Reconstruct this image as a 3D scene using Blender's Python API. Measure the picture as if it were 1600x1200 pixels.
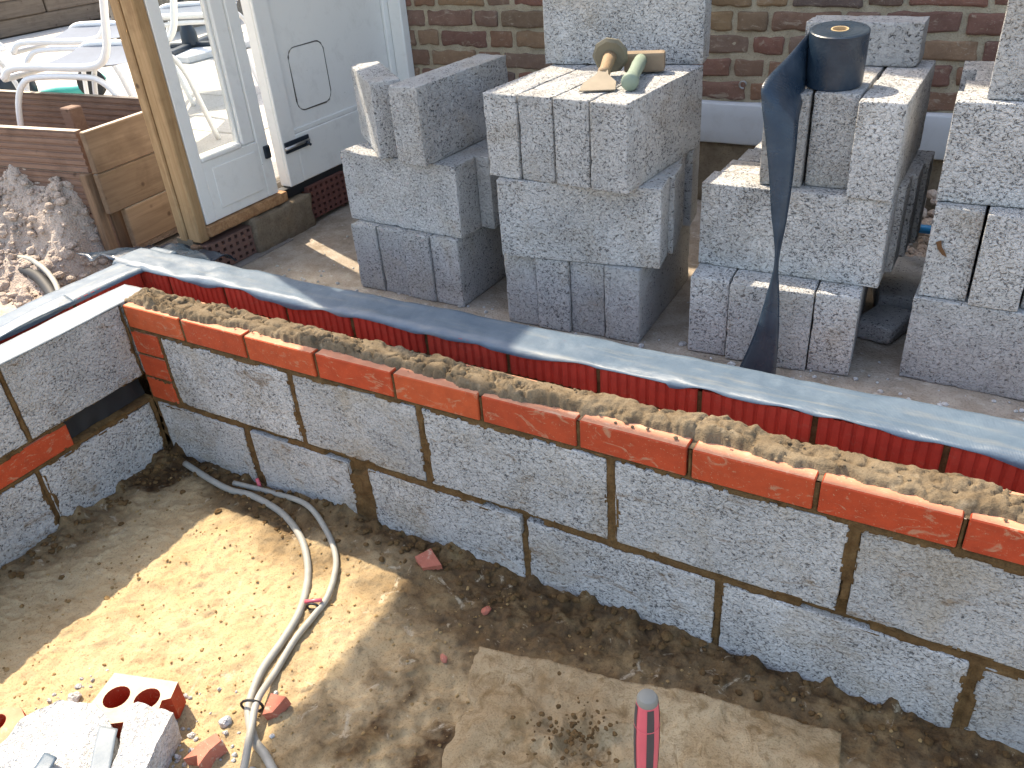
import bpy, bmesh, math, random
import numpy as np
from mathutils import Matrix, Vector

# ------------------------------------------------------------------ scene, camera, light
for o in list(bpy.data.objects):
    bpy.data.objects.remove(o, do_unlink=True)
S = bpy.context.scene
COL = S.collection
random.seed(7)

cam_d = bpy.data.cameras.new("camera")
cam_d.sensor_fit = 'HORIZONTAL'
cam_d.sensor_width = 36.0
cam_d.lens = 36.0 * 1305.54 / 1600.0
cam_d.clip_start = 0.02
cam_d.clip_end = 400.0
cam = bpy.data.objects.new("camera", cam_d)
COL.objects.link(cam)
_r = Vector((0.866227, 0.494458, -0.071839)); _d = Vector((0.207371, -0.486589, -0.848663)); _f = Vector((-0.454585, 0.720237, -0.524033))
cam.matrix_world = Matrix(((_r.x, -_d.x, -_f.x, 1.96163), (_r.y, -_d.y, -_f.y, -1.19145), (_r.z, -_d.z, -_f.z, 1.20850), (0, 0, 0, 1)))
S.camera = cam

SUN_TRAVEL = Vector((0.327, -0.123, -0.49)).normalized()
to_sun = -SUN_TRAVEL
elev = math.asin(to_sun.z)
az_cw = math.atan2(to_sun.x, to_sun.y)          # clockwise from +Y
world = bpy.data.worlds.new("World")
S.world = world
world.use_nodes = True
wn = world.node_tree
wn.nodes.clear()
sky = wn.nodes.new('ShaderNodeTexSky'); sky.sky_type = 'NISHITA'; sky.sun_disc = False
sky.sun_elevation = elev; sky.sun_rotation = az_cw
sky.air_density = 1.0; sky.dust_density = 2.0; sky.ozone_density = 1.0
bg = wn.nodes.new('ShaderNodeBackground'); bg.inputs['Strength'].default_value = 0.15
wo = wn.nodes.new('ShaderNodeOutputWorld')
wn.links.new(sky.outputs[0], bg.inputs[0]); wn.links.new(bg.outputs[0], wo.inputs[0])

sun_d = bpy.data.lights.new("sun", 'SUN'); sun_d.energy = 2.5; sun_d.angle = math.radians(0.53); sun_d.color = (1.0, 0.94, 0.84)
sun = bpy.data.objects.new("sun", sun_d); COL.objects.link(sun)
sun.rotation_euler = SUN_TRAVEL.to_track_quat('-Z', 'Y').to_euler()
sun.location = (-4, 2, 8)

S.view_settings.view_transform = 'Standard'
S.view_settings.look = 'None'
S.view_settings.gamma = 1.0
S.view_settings.use_curve_mapping = False
S.view_settings.exposure = 1.78
try:
    S.view_settings.use_white_balance = True
    S.view_settings.white_balance_temperature = 7600
    S.view_settings.white_balance_tint = 10
except Exception:
    pass
S.render.engine = 'CYCLES'

# ------------------------------------------------------------------ noise
def _hash(ix, iy, iz, seed):
    n = (ix.astype(np.int64) * 374761393 + iy.astype(np.int64) * 668265263 + iz.astype(np.int64) * 2147483647 + seed * 974711) & 0xffffffff
    n = ((n ^ (n >> 13)) * 1274126177) & 0xffffffff
    n = (n ^ (n >> 16)) & 0xffffffff
    return n / 4294967295.0

def vnoise(x, y, z=0.0, seed=0):
    x = np.asarray(x, float); y = np.asarray(y, float); z = np.broadcast_to(np.asarray(z, float), x.shape)
    ix, iy, iz = np.floor(x), np.floor(y), np.floor(z)
    fx, fy, fz = x - ix, y - iy, z - iz
    fx = fx * fx * (3 - 2 * fx); fy = fy * fy * (3 - 2 * fy); fz = fz * fz * (3 - 2 * fz)
    r = 0
    for a in (0, 1):
        for b in (0, 1):
            for c in (0, 1):
                w = (fx if a else 1 - fx) * (fy if b else 1 - fy) * (fz if c else 1 - fz)
                r = r + w * _hash(ix + a, iy + b, iz + c, seed)
    return r * 2 - 1

def fbm(x, y, z=0.0, seed=0, octs=4, gain=0.5):
    r = 0; a = 1.0; t = 0.0; s = 1.0
    for k in range(octs):
        r = r + a * vnoise(np.asarray(x) * s, np.asarray(y) * s, np.asarray(z) * s, seed + k * 17)
        t += a; a *= gain; s *= 2.03
    return r / t

def sstep(a, b, x):
    t = np.clip((x - a) / (b - a), 0, 1)
    return t * t * (3 - 2 * t)

# ------------------------------------------------------------------ materials
class NT:
    def __init__(self, name):
        self.m = bpy.data.materials.new(name); self.m.use_nodes = True
        self.t = self.m.node_tree; self.t.nodes.clear()
        self.out = self.t.nodes.new('ShaderNodeOutputMaterial')
        self.b = self.t.nodes.new('ShaderNodeBsdfPrincipled')
        self.t.links.new(self.b.outputs[0], self.out.inputs[0])
    def n(self, typ, **kw):
        nd = self.t.nodes.new(typ)
        for k, v in kw.items():
            if k.startswith('i_'):
                key = k[2:]
                nd.inputs[int(key) if key.isdigit() else key.replace('_', ' ')].default_value = v
            else:
                setattr(nd, k, v)
        return nd
    def l(self, a, b): self.t.links.new(a, b)
    def coords(self, rnd=True, kind='Object'):
        tc = self.n('ShaderNodeTexCoord')
        if not rnd: return tc.outputs[kind]
        oi = self.n('ShaderNodeObjectInfo')
        mu = self.n('ShaderNodeMath', operation='MULTIPLY', i_1=37.0); self.l(oi.outputs['Random'], mu.inputs[0])
        ad = self.n('ShaderNodeVectorMath', operation='ADD'); self.l(tc.outputs[kind], ad.inputs[0]); self.l(mu.outputs[0], ad.inputs[1])
        self.rnd = oi.outputs['Random']
        return ad.outputs[0]
    def noise(self, vec, scale, detail=3.0, rough=0.55, dist=0.0):
        nd = self.n('ShaderNodeTexNoise', i_Scale=scale, i_Detail=detail, i_Roughness=rough, i_Distortion=dist)
        self.l(vec, nd.inputs['Vector']); return nd.outputs['Fac']
    def voro(self, vec, scale, feat='F1', out='Distance'):
        nd = self.n('ShaderNodeTexVoronoi', feature=feat, i_Scale=scale); self.l(vec, nd.inputs['Vector']); return nd.outputs[out]
    def ramp(self, fac, stops, interp='LINEAR'):
        nd = self.n('ShaderNodeValToRGB'); cr = nd.color_ramp; cr.interpolation = interp
        while len(cr.elements) < len(stops): cr.elements.new(0.5)
        for e, (p, c) in zip(cr.elements, stops):
            e.position = p; e.color = (c, c, c, 1) if isinstance(c, (int, float)) else (*c, 1)
        self.l(fac, nd.inputs[0]); return nd.outputs[0]
    def mix(self, fac, a, b, mode='MIX'):
        nd = self.n('ShaderNodeMix', data_type='RGBA', blend_type=mode)
        for sock, v in ((nd.inputs[0], fac), (nd.inputs[6], a), (nd.inputs[7], b)):
            if isinstance(v, (int, float)): sock.default_value = v
            elif isinstance(v, tuple): sock.default_value = (*v, 1)
            else: self.l(v, sock)
        return nd.outputs[2]
    def math(self, op, a, b=0.0, c=None):
        nd = self.n('ShaderNodeMath', operation=op)
        for i, v in enumerate((a, b) if c is None else (a, b, c)):
            if isinstance(v, (int, float)): nd.inputs[i].default_value = v
            else: self.l(v, nd.inputs[i])
        return nd.outputs[0]
    def scale(self, vec, s):
        nd = self.n('ShaderNodeVectorMath', operation='MULTIPLY'); self.l(vec, nd.inputs[0]); nd.inputs[1].default_value = s
        return nd.outputs[0]
    def bump(self, h, strength=0.5, dist=0.002, prev=None):
        nd = self.n('ShaderNodeBump', i_Strength=strength, i_Distance=dist); self.l(h, nd.inputs['Height'])
        if prev: self.l(prev, nd.inputs['Normal'])
        self.l(nd.outputs[0], self.b.inputs['Normal']); return nd.outputs[0]
    def set(self, col=None, rough=None, **kw):
        for k, v in (('Base Color', col), ('Roughness', rough)):
            if v is None: continue
            if isinstance(v, (int, float)): self.b.inputs[k].default_value = v
            elif isinstance(v, tuple): self.b.inputs[k].default_value = (*v, 1)
            else: self.l(v, self.b.inputs[k])
        for k, v in kw.items(): self.b.inputs[k.replace('_', ' ')].default_value = v
        return self.m

def m_concrete(name, stain=0.0, light=1.0, pore=1.0, scale=1.0):
    t = NT(name); v = t.coords()
    big = t.noise(v, 8, 4)
    base = t.ramp(big, [(0.3, (0.49 * light, 0.49 * light, 0.485 * light)), (0.7, (0.585 * light, 0.585 * light, 0.58 * light))])
    fine = t.noise(v, 420 * scale, 3, 0.7)
    base = t.mix(t.ramp(fine, [(0.30, 0.7), (0.55, 0.0)]), base, t.mix(1.0, base, (0.62, 0.62, 0.63), 'MULTIPLY'))
    vs = t.scale(v, (1.0, 1.0, 1.25))
    grain = t.noise(vs, 145 * scale, 2.5, 0.62, 0.9)
    dens = t.math('MULTIPLY_ADD', t.noise(v, 11, 3), 0.20, -0.10)
    rdens = t.math('MULTIPLY_ADD', t.rnd, -0.05, 0.028)
    pf = t.math('ADD', t.math('ADD', grain, dens), rdens)
    pm = t.ramp(pf, [(0.355, 1.0), (0.425, 0.0)])
    pm = t.math('MULTIPLY', pm, 0.84 * pore)
    col = t.mix(pm, base, (0.040, 0.041, 0.045))
    hi = t.ramp(grain, [(0.60, 0.0), (0.75, 0.2)])
    col = t.mix(hi, col, (0.62 * light, 0.62 * light, 0.61 * light))
    var = t.math('MULTIPLY_ADD', t.rnd, 0.30, 0.86)
    tone = t.ramp(t.noise(v, 4.5, 3, 0.5), [(0.35, 0.82), (0.65, 1.0)])
    col = t.mix(1.0, col, tone, 'MULTIPLY')
    col = t.mix(1.0, col, var, 'MULTIPLY')
    dm = t.ramp(t.noise(v, 7, 5, 0.6, 0.6), [(0.50, 0.0), (0.76, 0.42 + stain * 0.4)])
    col = t.mix(dm, col, (0.38, 0.31, 0.22))
    if stain:
        sm = t.ramp(t.noise(t.scale(v, (6, 6, 16)), 1.6, 6, 0.7, 0.8), [(0.58, 0.0), (0.67, stain)])
        col = t.mix(sm, col, (0.20, 0.125, 0.058))
    t.set(col, 0.95, Specular_IOR_Level=0.15)
    t.bump(t.math('ADD', t.ramp(pf, [(0.34, 0.0), (0.55, 1.0)]), t.math('MULTIPLY', fine, 0.35)), 0.8, 0.0045)
    return t.m

def m_brick(name, cols, smear=0.35, ragged=False, dust=(0.42, 0.29, 0.18)):
    t = NT(name); v = t.coords()
    col = t.ramp(t.rnd, cols)
    col = t.mix(t.ramp(t.noise(v, 30, 5, 0.65), [(0.3, 0.0), (0.75, 0.6)]), col, t.mix(1.0, col, (0.55, 0.5, 0.5), 'MULTIPLY'))
    s1 = t.ramp(t.noise(t.scale(v, (16, 40, 34)), 1.0, 6, 0.72, 1.6), [(0.57, 0.0), (0.66, smear)])
    scr = t.ramp(t.noise(t.scale(v, (9, 30, 150)), 1.0, 4, 0.7, 2.5), [(0.66, 0.0), (0.72, smear * 0.9)])
    col = t.mix(scr, col, dust)
    col = t.mix(s1, col, dust)
    sp = t.ramp(t.noise(v, 260, 2), [(0.66, 0.0), (0.72, smear)])
    col = t.mix(sp, col, dust)
    t.set(col, 0.8 if not ragged else 0.95, Specular_IOR_Level=0.35)
    t.bump(t.noise(v, 120 if not ragged else 55, 5, 0.65), 0.25 if not ragged else 0.9, 0.002 if not ragged else 0.006)
    return t.m

def m_grain(name, c1, c2, c3=None, sc=(30, 300), rough=0.97, bump=(0.6, 0.004), rnd=False):
    t = NT(name); v = t.coords(rnd)
    n1 = t.noise(v, sc[0], 5, 0.62, 0.3); n2 = t.noise(v, sc[1], 3, 0.6)
    col = t.mix(t.ramp(n1, [(0.33, 0.0), (0.68, 1.0)]), c1, c2)
    col = t.mix(t.ramp(n2, [(0.30, 0.55), (0.5, 0.0)]), col, t.mix(1.0, col, (0.45, 0.42, 0.40), 'MULTIPLY'))
    if c3: col = t.mix(t.ramp(t.noise(v, sc[0] * 1.7, 4, 0.6), [(0.60, 0.0), (0.72, 0.8)]), col, c3)
    t.set(col, rough, Specular_IOR_Level=0.2)
    t.bump(t.math('ADD', n2, n1), *bump)
    return t.m

def m_wood(name, c1, c2, axis=0, sc=1.0, rough=0.75, rnd=True, knots=True):
    t = NT(name); v = t.coords(rnd)
    s = [60 * sc] * 3; s[axis] = 3.2 * sc
    vs = t.scale(v, tuple(s))
    g = t.noise(vs, 1.0, 6, 0.65, 0.9)
    col = t.mix(t.ramp(g, [(0.32, 0.0), (0.66, 1.0)]), c1, c2)
    d = t.ramp(t.noise(v, 12 * sc, 4, 0.6), [(0.5, 0.0), (0.75, 0.5)])
    col = t.mix(d, col, t.mix(1.0, c2, (0.5, 0.46, 0.42), 'MULTIPLY'))
    if knots:
        k = t.ramp(t.voro(v, 11 * sc), [(0.05, 0.8), (0.12, 0.0)])
        col = t.mix(k, col, (0.06, 0.03, 0.015))
    var = t.math('MULTIPLY_ADD', t.rnd, 0.35, 0.8) if rnd else 1.0
    col = t.mix(1.0, col, var, 'MULTIPLY')
    t.set(col, rough, Specular_IOR_Level=0.3)
    t.bump(g, 0.35, 0.002)
    return t.m

def m_paint(name, c, rough=0.45, dirt=0.5, dcol=(0.25, 0.22, 0.18)):
    t = NT(name); v = t.coords()
    d = t.ramp(t.noise(v, 16, 6, 0.7, 0.3), [(0.52, 0.0), (0.85, dirt)])
    col = t.mix(d, c, t.mix(0.5, c, dcol))
    sp = t.ramp(t.voro(v, 26), [(0.03, 0.7), (0.06, 0.0)])
    msk = t.ramp(t.noise(v, 9, 2), [(0.52, 0.0), (0.56, 1.0)])
    col = t.mix(t.math('MULTIPLY', sp, msk), col, dcol)
    t.set(col, rough); t.bump(t.noise(v, 60, 4), 0.12, 0.002)
    return t.m

def m_plain(name, c, rough=0.5, metal=0.0, var=0.25, sc=25, bump=0.1):
    t = NT(name); v = t.coords()
    n = t.noise(v, sc, 5, 0.65)
    col = t.mix(t.ramp(n, [(0.3, 0.0), (0.75, var)]), c, tuple(x * 0.45 for x in c))
    t.set(col, rough, Metallic=metal); t.bump(t.noise(v, sc * 5, 3), bump, 0.001)
    return t.m

def m_dpc(name, along, c=(0.080, 0.120, 0.165), rib=900.0, rough=0.40, dust=0.6, haze=0.5):
    t = NT(name); v = t.coords(False)
    wv = t.n('ShaderNodeTexWave', wave_type='BANDS', bands_direction='XYZ'[along], i_Scale=rib / 6.28, i_Distortion=0.0)
    t.l(v, wv.inputs['Vector'])
    st = t.scale(v, (45, 4, 30) if along == 1 else (4, 45, 30))
    d = t.ramp(t.noise(st, 1.0, 5, 0.7, 0.3), [(0.52, 0.0), (0.72, dust)])
    col = t.mix(d, c, (0.22, 0.22, 0.20))
    d2 = t.ramp(t.noise(v, 22, 5, 0.6), [(0.45, 0.0), (0.8, haze)])
    col = t.mix(d2, col, (0.15, 0.20, 0.245))
    rg = t.ramp(t.noise(v, 18, 4), [(0.3, rough - 0.08), (0.7, rough + 0.16)])
    t.set(col, rg, Specular_IOR_Level=0.5)
    b = t.bump(wv.outputs['Fac'], 0.35, 0.0006)
    t.bump(t.noise(v, 26, 3), 0.35, 0.006, b)
    return t.m

def m_floor_sand():
    t = NT('sand_floor'); v = t.coords(False)
    at = t.n('ShaderNodeAttribute', attribute_name='damp'); damp = at.outputs['Fac']  # real damp plus painted shade on the right half
    n1 = t.noise(v, 9, 6, 0.62, 0.4); n2 = t.noise(v, 240, 3, 0.6); n3 = t.noise(v, 34, 5, 0.65, 0.5)
    dry = t.mix(t.ramp(n1, [(0.32, 0.0), (0.66, 1.0)]), (0.50, 0.385, 0.230), (0.43, 0.31, 0.17))
    dry = t.mix(t.ramp(n3, [(0.62, 0.0), (0.74, 0.55)]), dry, (0.27, 0.165, 0.065))
    wet_shade = t.mix(t.ramp(n3, [(0.35, 0.0), (0.62, 1.0)]), (0.036, 0.018, 0.007), (0.105, 0.057, 0.021))
    wet_shade = t.mix(t.ramp(n1, [(0.50, 0.0), (0.66, 0.65)]), wet_shade, (0.27, 0.185, 0.092))
    col = t.mix(damp, dry, wet_shade)
    pale = t.ramp(t.noise(v, 17, 6, 0.7, 1.2), [(0.60, 0.0), (0.68, 0.8)])
    col = t.mix(pale, col, (0.47, 0.40, 0.29))
    col = t.mix(t.ramp(n2, [(0.30, 0.6), (0.48, 0.0)]), col, t.mix(1.0, col, (0.4, 0.36, 0.32), 'MULTIPLY'))
    rg = t.math('MULTIPLY_ADD', damp, -0.15, 0.97)
    t.set(col, rg, Specular_IOR_Level=0.25)
    n4 = t.noise(v, 85, 4, 0.65)
    t.bump(t.math('ADD', t.math('MULTIPLY', n2, 0.7), t.math('MULTIPLY', n4, 2.2)), 0.5, 0.004)
    return t.m

def m_glass():
    t = NT('window_glass'); v = t.coords(False)
    t.set((0.93, 0.97, 0.96), 0.02, Transmission_Weight=1.0, IOR=1.12)
    return t.m

M = {}
M['block'] = m_concrete('concrete_block')
M['block_coarse'] = m_concrete('coarse_concrete', light=1.0, pore=1.1, scale=0.6)
M['block_wall'] = m_concrete('laid_concrete_block', stain=0.6, light=1.03)
M['block_pale'] = m_concrete('pale_concrete_rubble', light=1.2, pore=0.55)
M['orange'] = m_brick('orange_brick', [(0.0, (0.46, 0.058, 0.018)), (0.3, (0.53, 0.098, 0.030)), (0.6, (0.40, 0.046, 0.017)), (1.0, (0.52, 0.080, 0.024))], 0.55)
M['orange_sunlit'] = m_brick('sunlit_orange_brick', [(0.0, (0.60, 0.26, 0.155)), (1.0, (0.66, 0.31, 0.19))], 0.45, dust=(0.62, 0.48, 0.36))  # salmon brick tops: sunlight painted into the orange
M['cream_sunlit'] = m_brick('sunlit_cream_brick', [(0.0, (0.66, 0.50, 0.36)), (1.0, (0.68, 0.53, 0.39))], 0.6, dust=(0.70, 0.60, 0.48))  # cream top of the broken brick: sun glare painted in
M['red'] = m_brick('red_ridged_brick', [(0.0, (0.46, 0.036, 0.020)), (1.0, (0.52, 0.050, 0.028))], 0.22, dust=(0.38, 0.14, 0.09))
M['old'] = m_brick('old_stock_brick', [(0.0, (0.18, 0.098, 0.076)), (0.2, (0.25, 0.118, 0.085)), (0.4, (0.21, 0.145, 0.110)), (0.55, (0.26, 0.140, 0.085)), (0.7, (0.14, 0.100, 0.085)), (0.85, (0.34, 0.215, 0.100)), (1.0, (0.25, 0.16, 0.115))], 0.7, True, (0.36, 0.29, 0.22))
M['old_mortar'] = m_grain('old_lime_mortar', (0.47, 0.40, 0.29), (0.36, 0.295, 0.21), None, (25, 200), 0.97, (0.7, 0.006))
M['joint'] = m_grain('joint_mortar', (0.085, 0.047, 0.019), (0.165, 0.098, 0.042), None, (26, 220))
M['bed'] = m_grain('mortar_bed', (0.205, 0.158, 0.104), (0.125, 0.090, 0.055), (0.25, 0.20, 0.138), (17, 260))
M['sand'] = m_floor_sand()
M['clod'] = m_grain('sand_clod', (0.40, 0.27, 0.125), (0.20, 0.12, 0.05), None, (30, 260), rnd=True)
M['soil'] = m_grain('garden_soil', (0.58, 0.49, 0.42), (0.44, 0.355, 0.295), (0.60, 0.53, 0.46), (14, 150), 0.98, (1.0, 0.012))
M['slab_conc'] = m_grain('dusty_concrete_floor', (0.44, 0.38, 0.315), (0.29, 0.235, 0.18), (0.52, 0.47, 0.41), (16, 180), 0.95, (0.8, 0.005))
M['grey_ground'] = m_grain('grey_gritty_ground', (0.30, 0.28, 0.26), (0.22, 0.20, 0.18), None, (12, 160))
def m_slab():
    t = NT('muddy_slab'); v = t.coords(False)
    n1 = t.noise(v, 7, 6, 0.65, 0.8); n2 = t.noise(v, 26, 5, 0.65, 1.0); n3 = t.noise(v, 260, 3)
    col = t.mix(t.ramp(n1, [(0.35, 0.0), (0.65, 1.0)]), (0.42, 0.325, 0.20), (0.30, 0.21, 0.115))
    col = t.mix(t.ramp(n2, [(0.50, 0.0), (0.66, 0.75)]), col, (0.17, 0.105, 0.045))
    col = t.mix(t.ramp(n1, [(0.60, 0.0), (0.72, 0.7)]), col, (0.20, 0.13, 0.06))
    col = t.mix(t.ramp(n3, [(0.30, 0.5), (0.48, 0.0)]), col, (0.15, 0.10, 0.05))
    t.set(col, 0.92, Specular_IOR_Level=0.2); t.bump(t.math('ADD', n3, t.math('MULTIPLY', n2, 2.0)), 0.6, 0.005)
    return t.m
M['spot'] = m_slab()
M['dpc_x'] = m_dpc('plastic_dpc_lengthwise_x', 0)
M['dpc_y'] = m_dpc('plastic_dpc_lengthwise_y', 1)
M['dpc_new'] = m_dpc('plastic_dpc_pale_ribbed', 1, (0.20, 0.235, 0.265), 1300.0, 0.42, 0.25)
M['dpc_roll'] = m_dpc('plastic_dpc_roll', 2, (0.010, 0.024, 0.044), 700.0, 0.27, 0.04, 0.12)
M['black'] = m_plain('black_plastic', (0.010, 0.011, 0.013), 0.6)
M['white'] = m_paint('white_painted_timber', (0.80, 0.79, 0.75))
M['plinth'] = m_paint('painted_plinth', (0.50, 0.52, 0.54), 0.7, 0.6, (0.22, 0.19, 0.16))
M['raw'] = m_wood('raw_pine', (0.47, 0.30, 0.155), (0.32, 0.185, 0.085), 2)
M['raw_sill'] = m_wood('raw_sill_timber', (0.46, 0.26, 0.13), (0.24, 0.12, 0.055), 1)
M['deck_y'] = m_wood('brown_board_y', (0.30, 0.165, 0.075), (0.20, 0.105, 0.045), 1)
M['deck_x'] = m_wood('decking_board_x', (0.25, 0.155, 0.11), (0.17, 0.098, 0.070), 0)
M['deck_side'] = m_wood('brown_side_board', (0.245, 0.165, 0.105), (0.165, 0.105, 0.064), 0)
M['sunlit_edge'] = m_wood('sunlit_board_edge', (0.55, 0.47, 0.38), (0.44, 0.36, 0.28), 0, knots=False)  # pale board tops: sunlight painted into the wood colour
M['post'] = m_wood('weathered_post', (0.24, 0.15, 0.09), (0.13, 0.08, 0.05), 2)
M['sleeper'] = m_wood('grey_sleeper', (0.24, 0.19, 0.145), (0.16, 0.125, 0.095), 1)
M['glass'] = m_glass()
M['tube'] = m_plain('white_enamel_tube', (0.78, 0.79, 0.80), 0.3, 0.0, 0.1)
M['mesh'] = m_plain('grey_mesh_fabric', (0.13, 0.16, 0.21), 0.8)
M['patio'] = m_grain('pale_paving', (0.56, 0.53, 0.48), (0.48, 0.45, 0.40), None, (6, 120), 0.9, (0.3, 0.003), rnd=True)
M['stone'] = m_grain('speckled_wall', (0.27, 0.24, 0.20), (0.18, 0.15, 0.12), (0.34, 0.29, 0.2), (22, 90))
M['cable'] = m_plain('dusty_grey_cable', (0.36, 0.35, 0.31), 0.6, 0.0, 0.5, 30)
M['teal'] = m_plain('teal_plastic', (0.05, 0.42, 0.36), 0.4)
M['dark_metal'] = m_plain('dark_blue_metal', (0.020, 0.030, 0.045), 0.4, 0.3)
M['blue_pipe'] = m_plain('blue_water_pipe', (0.010, 0.27, 0.62), 0.35, 0.0, 0.1)
M['ham_handle'] = m_plain('pale_green_rubber', (0.22, 0.28, 0.22), 0.65, 0.0, 0.35)
M['ham_head'] = m_plain('dusty_rusty_steel', (0.27, 0.20, 0.135), 0.75, 0.2, 0.5)
M['guard'] = m_plain('dusty_guard_rubber', (0.17, 0.15, 0.105), 0.75, 0.0, 0.4)
M['chisel'] = m_plain('dusty_chisel_steel', (0.27, 0.23, 0.18), 0.6, 0.3, 0.4)
M['chisel_grip'] = m_plain('tan_grip', (0.30, 0.20, 0.115), 0.7, 0.0, 0.3)
M['pink'] = m_plain('red_grip_rubber', (0.68, 0.12, 0.16), 0.35, 0.0, 0.2)
M['grip_grey'] = m_plain('dark_grey_grip', (0.060, 0.055, 0.065), 0.5, 0.0, 0.3)
M['cap_grey'] = m_plain('grey_end_cap', (0.21, 0.21, 0.19), 0.6)
M['steel'] = m_plain('steel', (0.45, 0.45, 0.45), 0.35, 0.9)
M['card'] = m_plain('cardboard_core', (0.50, 0.36, 0.20), 0.85)
M['leaf'] = m_plain('dry_leaf', (0.12, 0.055, 0.02), 0.8)
M['terracotta'] = m_plain('terracotta_air_brick', (0.20, 0.11, 0.085), 0.9, 0.0, 0.5, 60, 0.5)
M['red_air'] = m_plain('red_air_brick', (0.15, 0.055, 0.042), 0.9, 0.0, 0.5, 60, 0.5)
M['old_conc'] = m_grain('old_rough_concrete', (0.25, 0.20, 0.14), (0.17, 0.13, 0.09), None, (18, 140))
M['canopy'] = m_paint('painted_canopy', (0.70, 0.70, 0.69))
M['crack'] = m_plain('dark_crack', (0.10, 0.09, 0.075), 0.95)
M['chip'] = m_brick('broken_brick_chip', [(0.0, (0.46, 0.14, 0.09)), (1.0, (0.52, 0.19, 0.13))], 0.6, dust=(0.55, 0.42, 0.31))

# ------------------------------------------------------------------ object helpers
def tag(o, label=None, cat=None, group=None, kind=None):
    if label: o['label'] = label
    if cat: o['category'] = cat
    if group: o['group'] = group
    if kind: o['kind'] = kind
    return o

def link(name, me, parent=None, loc=(0, 0, 0), rot=(0, 0, 0)):
    o = bpy.data.objects.new(name, me)
    COL.objects.link(o)
    o.location = loc; o.rotation_euler = rot
    if parent: o.parent = parent
    return o

def thing(name, label, cat, loc=(0, 0, 0), rz=0.0, group=None):
    o = bpy.data.objects.new(name, None); COL.objects.link(o)
    o.location = loc; o.rotation_euler = (0, 0, rz); o.empty_display_size = 0.05
    return tag(o, label, cat, group)

def mesh(name, verts, faces, mat, smooth=False):
    me = bpy.data.meshes.new(name)
    me.from_pydata([tuple(v) for v in verts], [], [tuple(f) for f in faces])
    me.materials.append(mat)
    if smooth: me.polygons.foreach_set('use_smooth', [True] * len(me.polygons))
    me.update(); return me

def bm_mesh(name, bm, mat, smooth=False):
    bmesh.ops.recalc_face_normals(bm, faces=bm.faces)
    me = bpy.data.meshes.new(name); bm.to_mesh(me); bm.free()
    me.materials.append(mat)
    if smooth: me.polygons.foreach_set('use_smooth', [True] * len(me.polygons))
    return me

def box_bm(x0, x1, y0, y1, z0, z1, bev=0.0, bm=None, seg=1):
    own = bm is None
    b = bmesh.new()
    vs = [b.verts.new(p) for p in ((x0, y0, z0), (x1, y0, z0), (x1, y1, z0), (x0, y1, z0), (x0, y0, z1), (x1, y0, z1), (x1, y1, z1), (x0, y1, z1))]
    for f in ((0, 3, 2, 1), (4, 5, 6, 7), (0, 1, 5, 4), (1, 2, 6, 5), (2, 3, 7, 6), (3, 0, 4, 7)): b.faces.new([vs[i] for i in f])
    if bev > 0: bmesh.ops.bevel(b, geom=list(b.edges), offset=bev, segments=seg, affect='EDGES', profile=0.6)
    if own: return b
    tmp = bpy.data.meshes.new('tmp'); b.to_mesh(tmp); b.free(); bm.from_mesh(tmp); bpy.data.meshes.remove(tmp)
    return bm

def box(name, x0, x1, y0, y1, z0, z1, mat, parent=None, bev=0.003, seg=1):
    return link(name, bm_mesh(name, box_bm(x0, x1, y0, y1, z0, z1, bev, None, seg), mat), parent)

def grid_mesh(name, X, Y, Z, mat, smooth=True, attr=None):
    n, m = X.shape
    co = np.stack([X, Y, Z], -1).reshape(-1, 3)
    idx = np.arange(n * m).reshape(n, m)
    q = np.stack([idx[:-1, :-1], idx[1:, :-1], idx[1:, 1:], idx[:-1, 1:]], -1).reshape(-1, 4)
    me = bpy.data.meshes.new(name)
    me.vertices.add(len(co)); me.vertices.foreach_set('co', co.astype(np.float32).ravel())
    me.loops.add(q.size); me.loops.foreach_set('vertex_index', q.astype(np.int32).ravel())
    me.polygons.add(len(q)); me.polygons.foreach_set('loop_start', np.arange(0, q.size, 4, dtype=np.int32))
    try: me.polygons.foreach_set('loop_total', np.full(len(q), 4, dtype=np.int32))
    except Exception: pass
    me.polygons.foreach_set('use_smooth', np.full(len(q), smooth, dtype=bool))
    me.update(calc_edges=True)
    if attr is not None:
        for k, a in attr.items():
            at = me.attributes.new(k, 'FLOAT', 'POINT'); at.data.foreach_set('value', a.astype(np.float32).ravel())
    me.materials.append(mat); me.validate()
    return me

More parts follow.
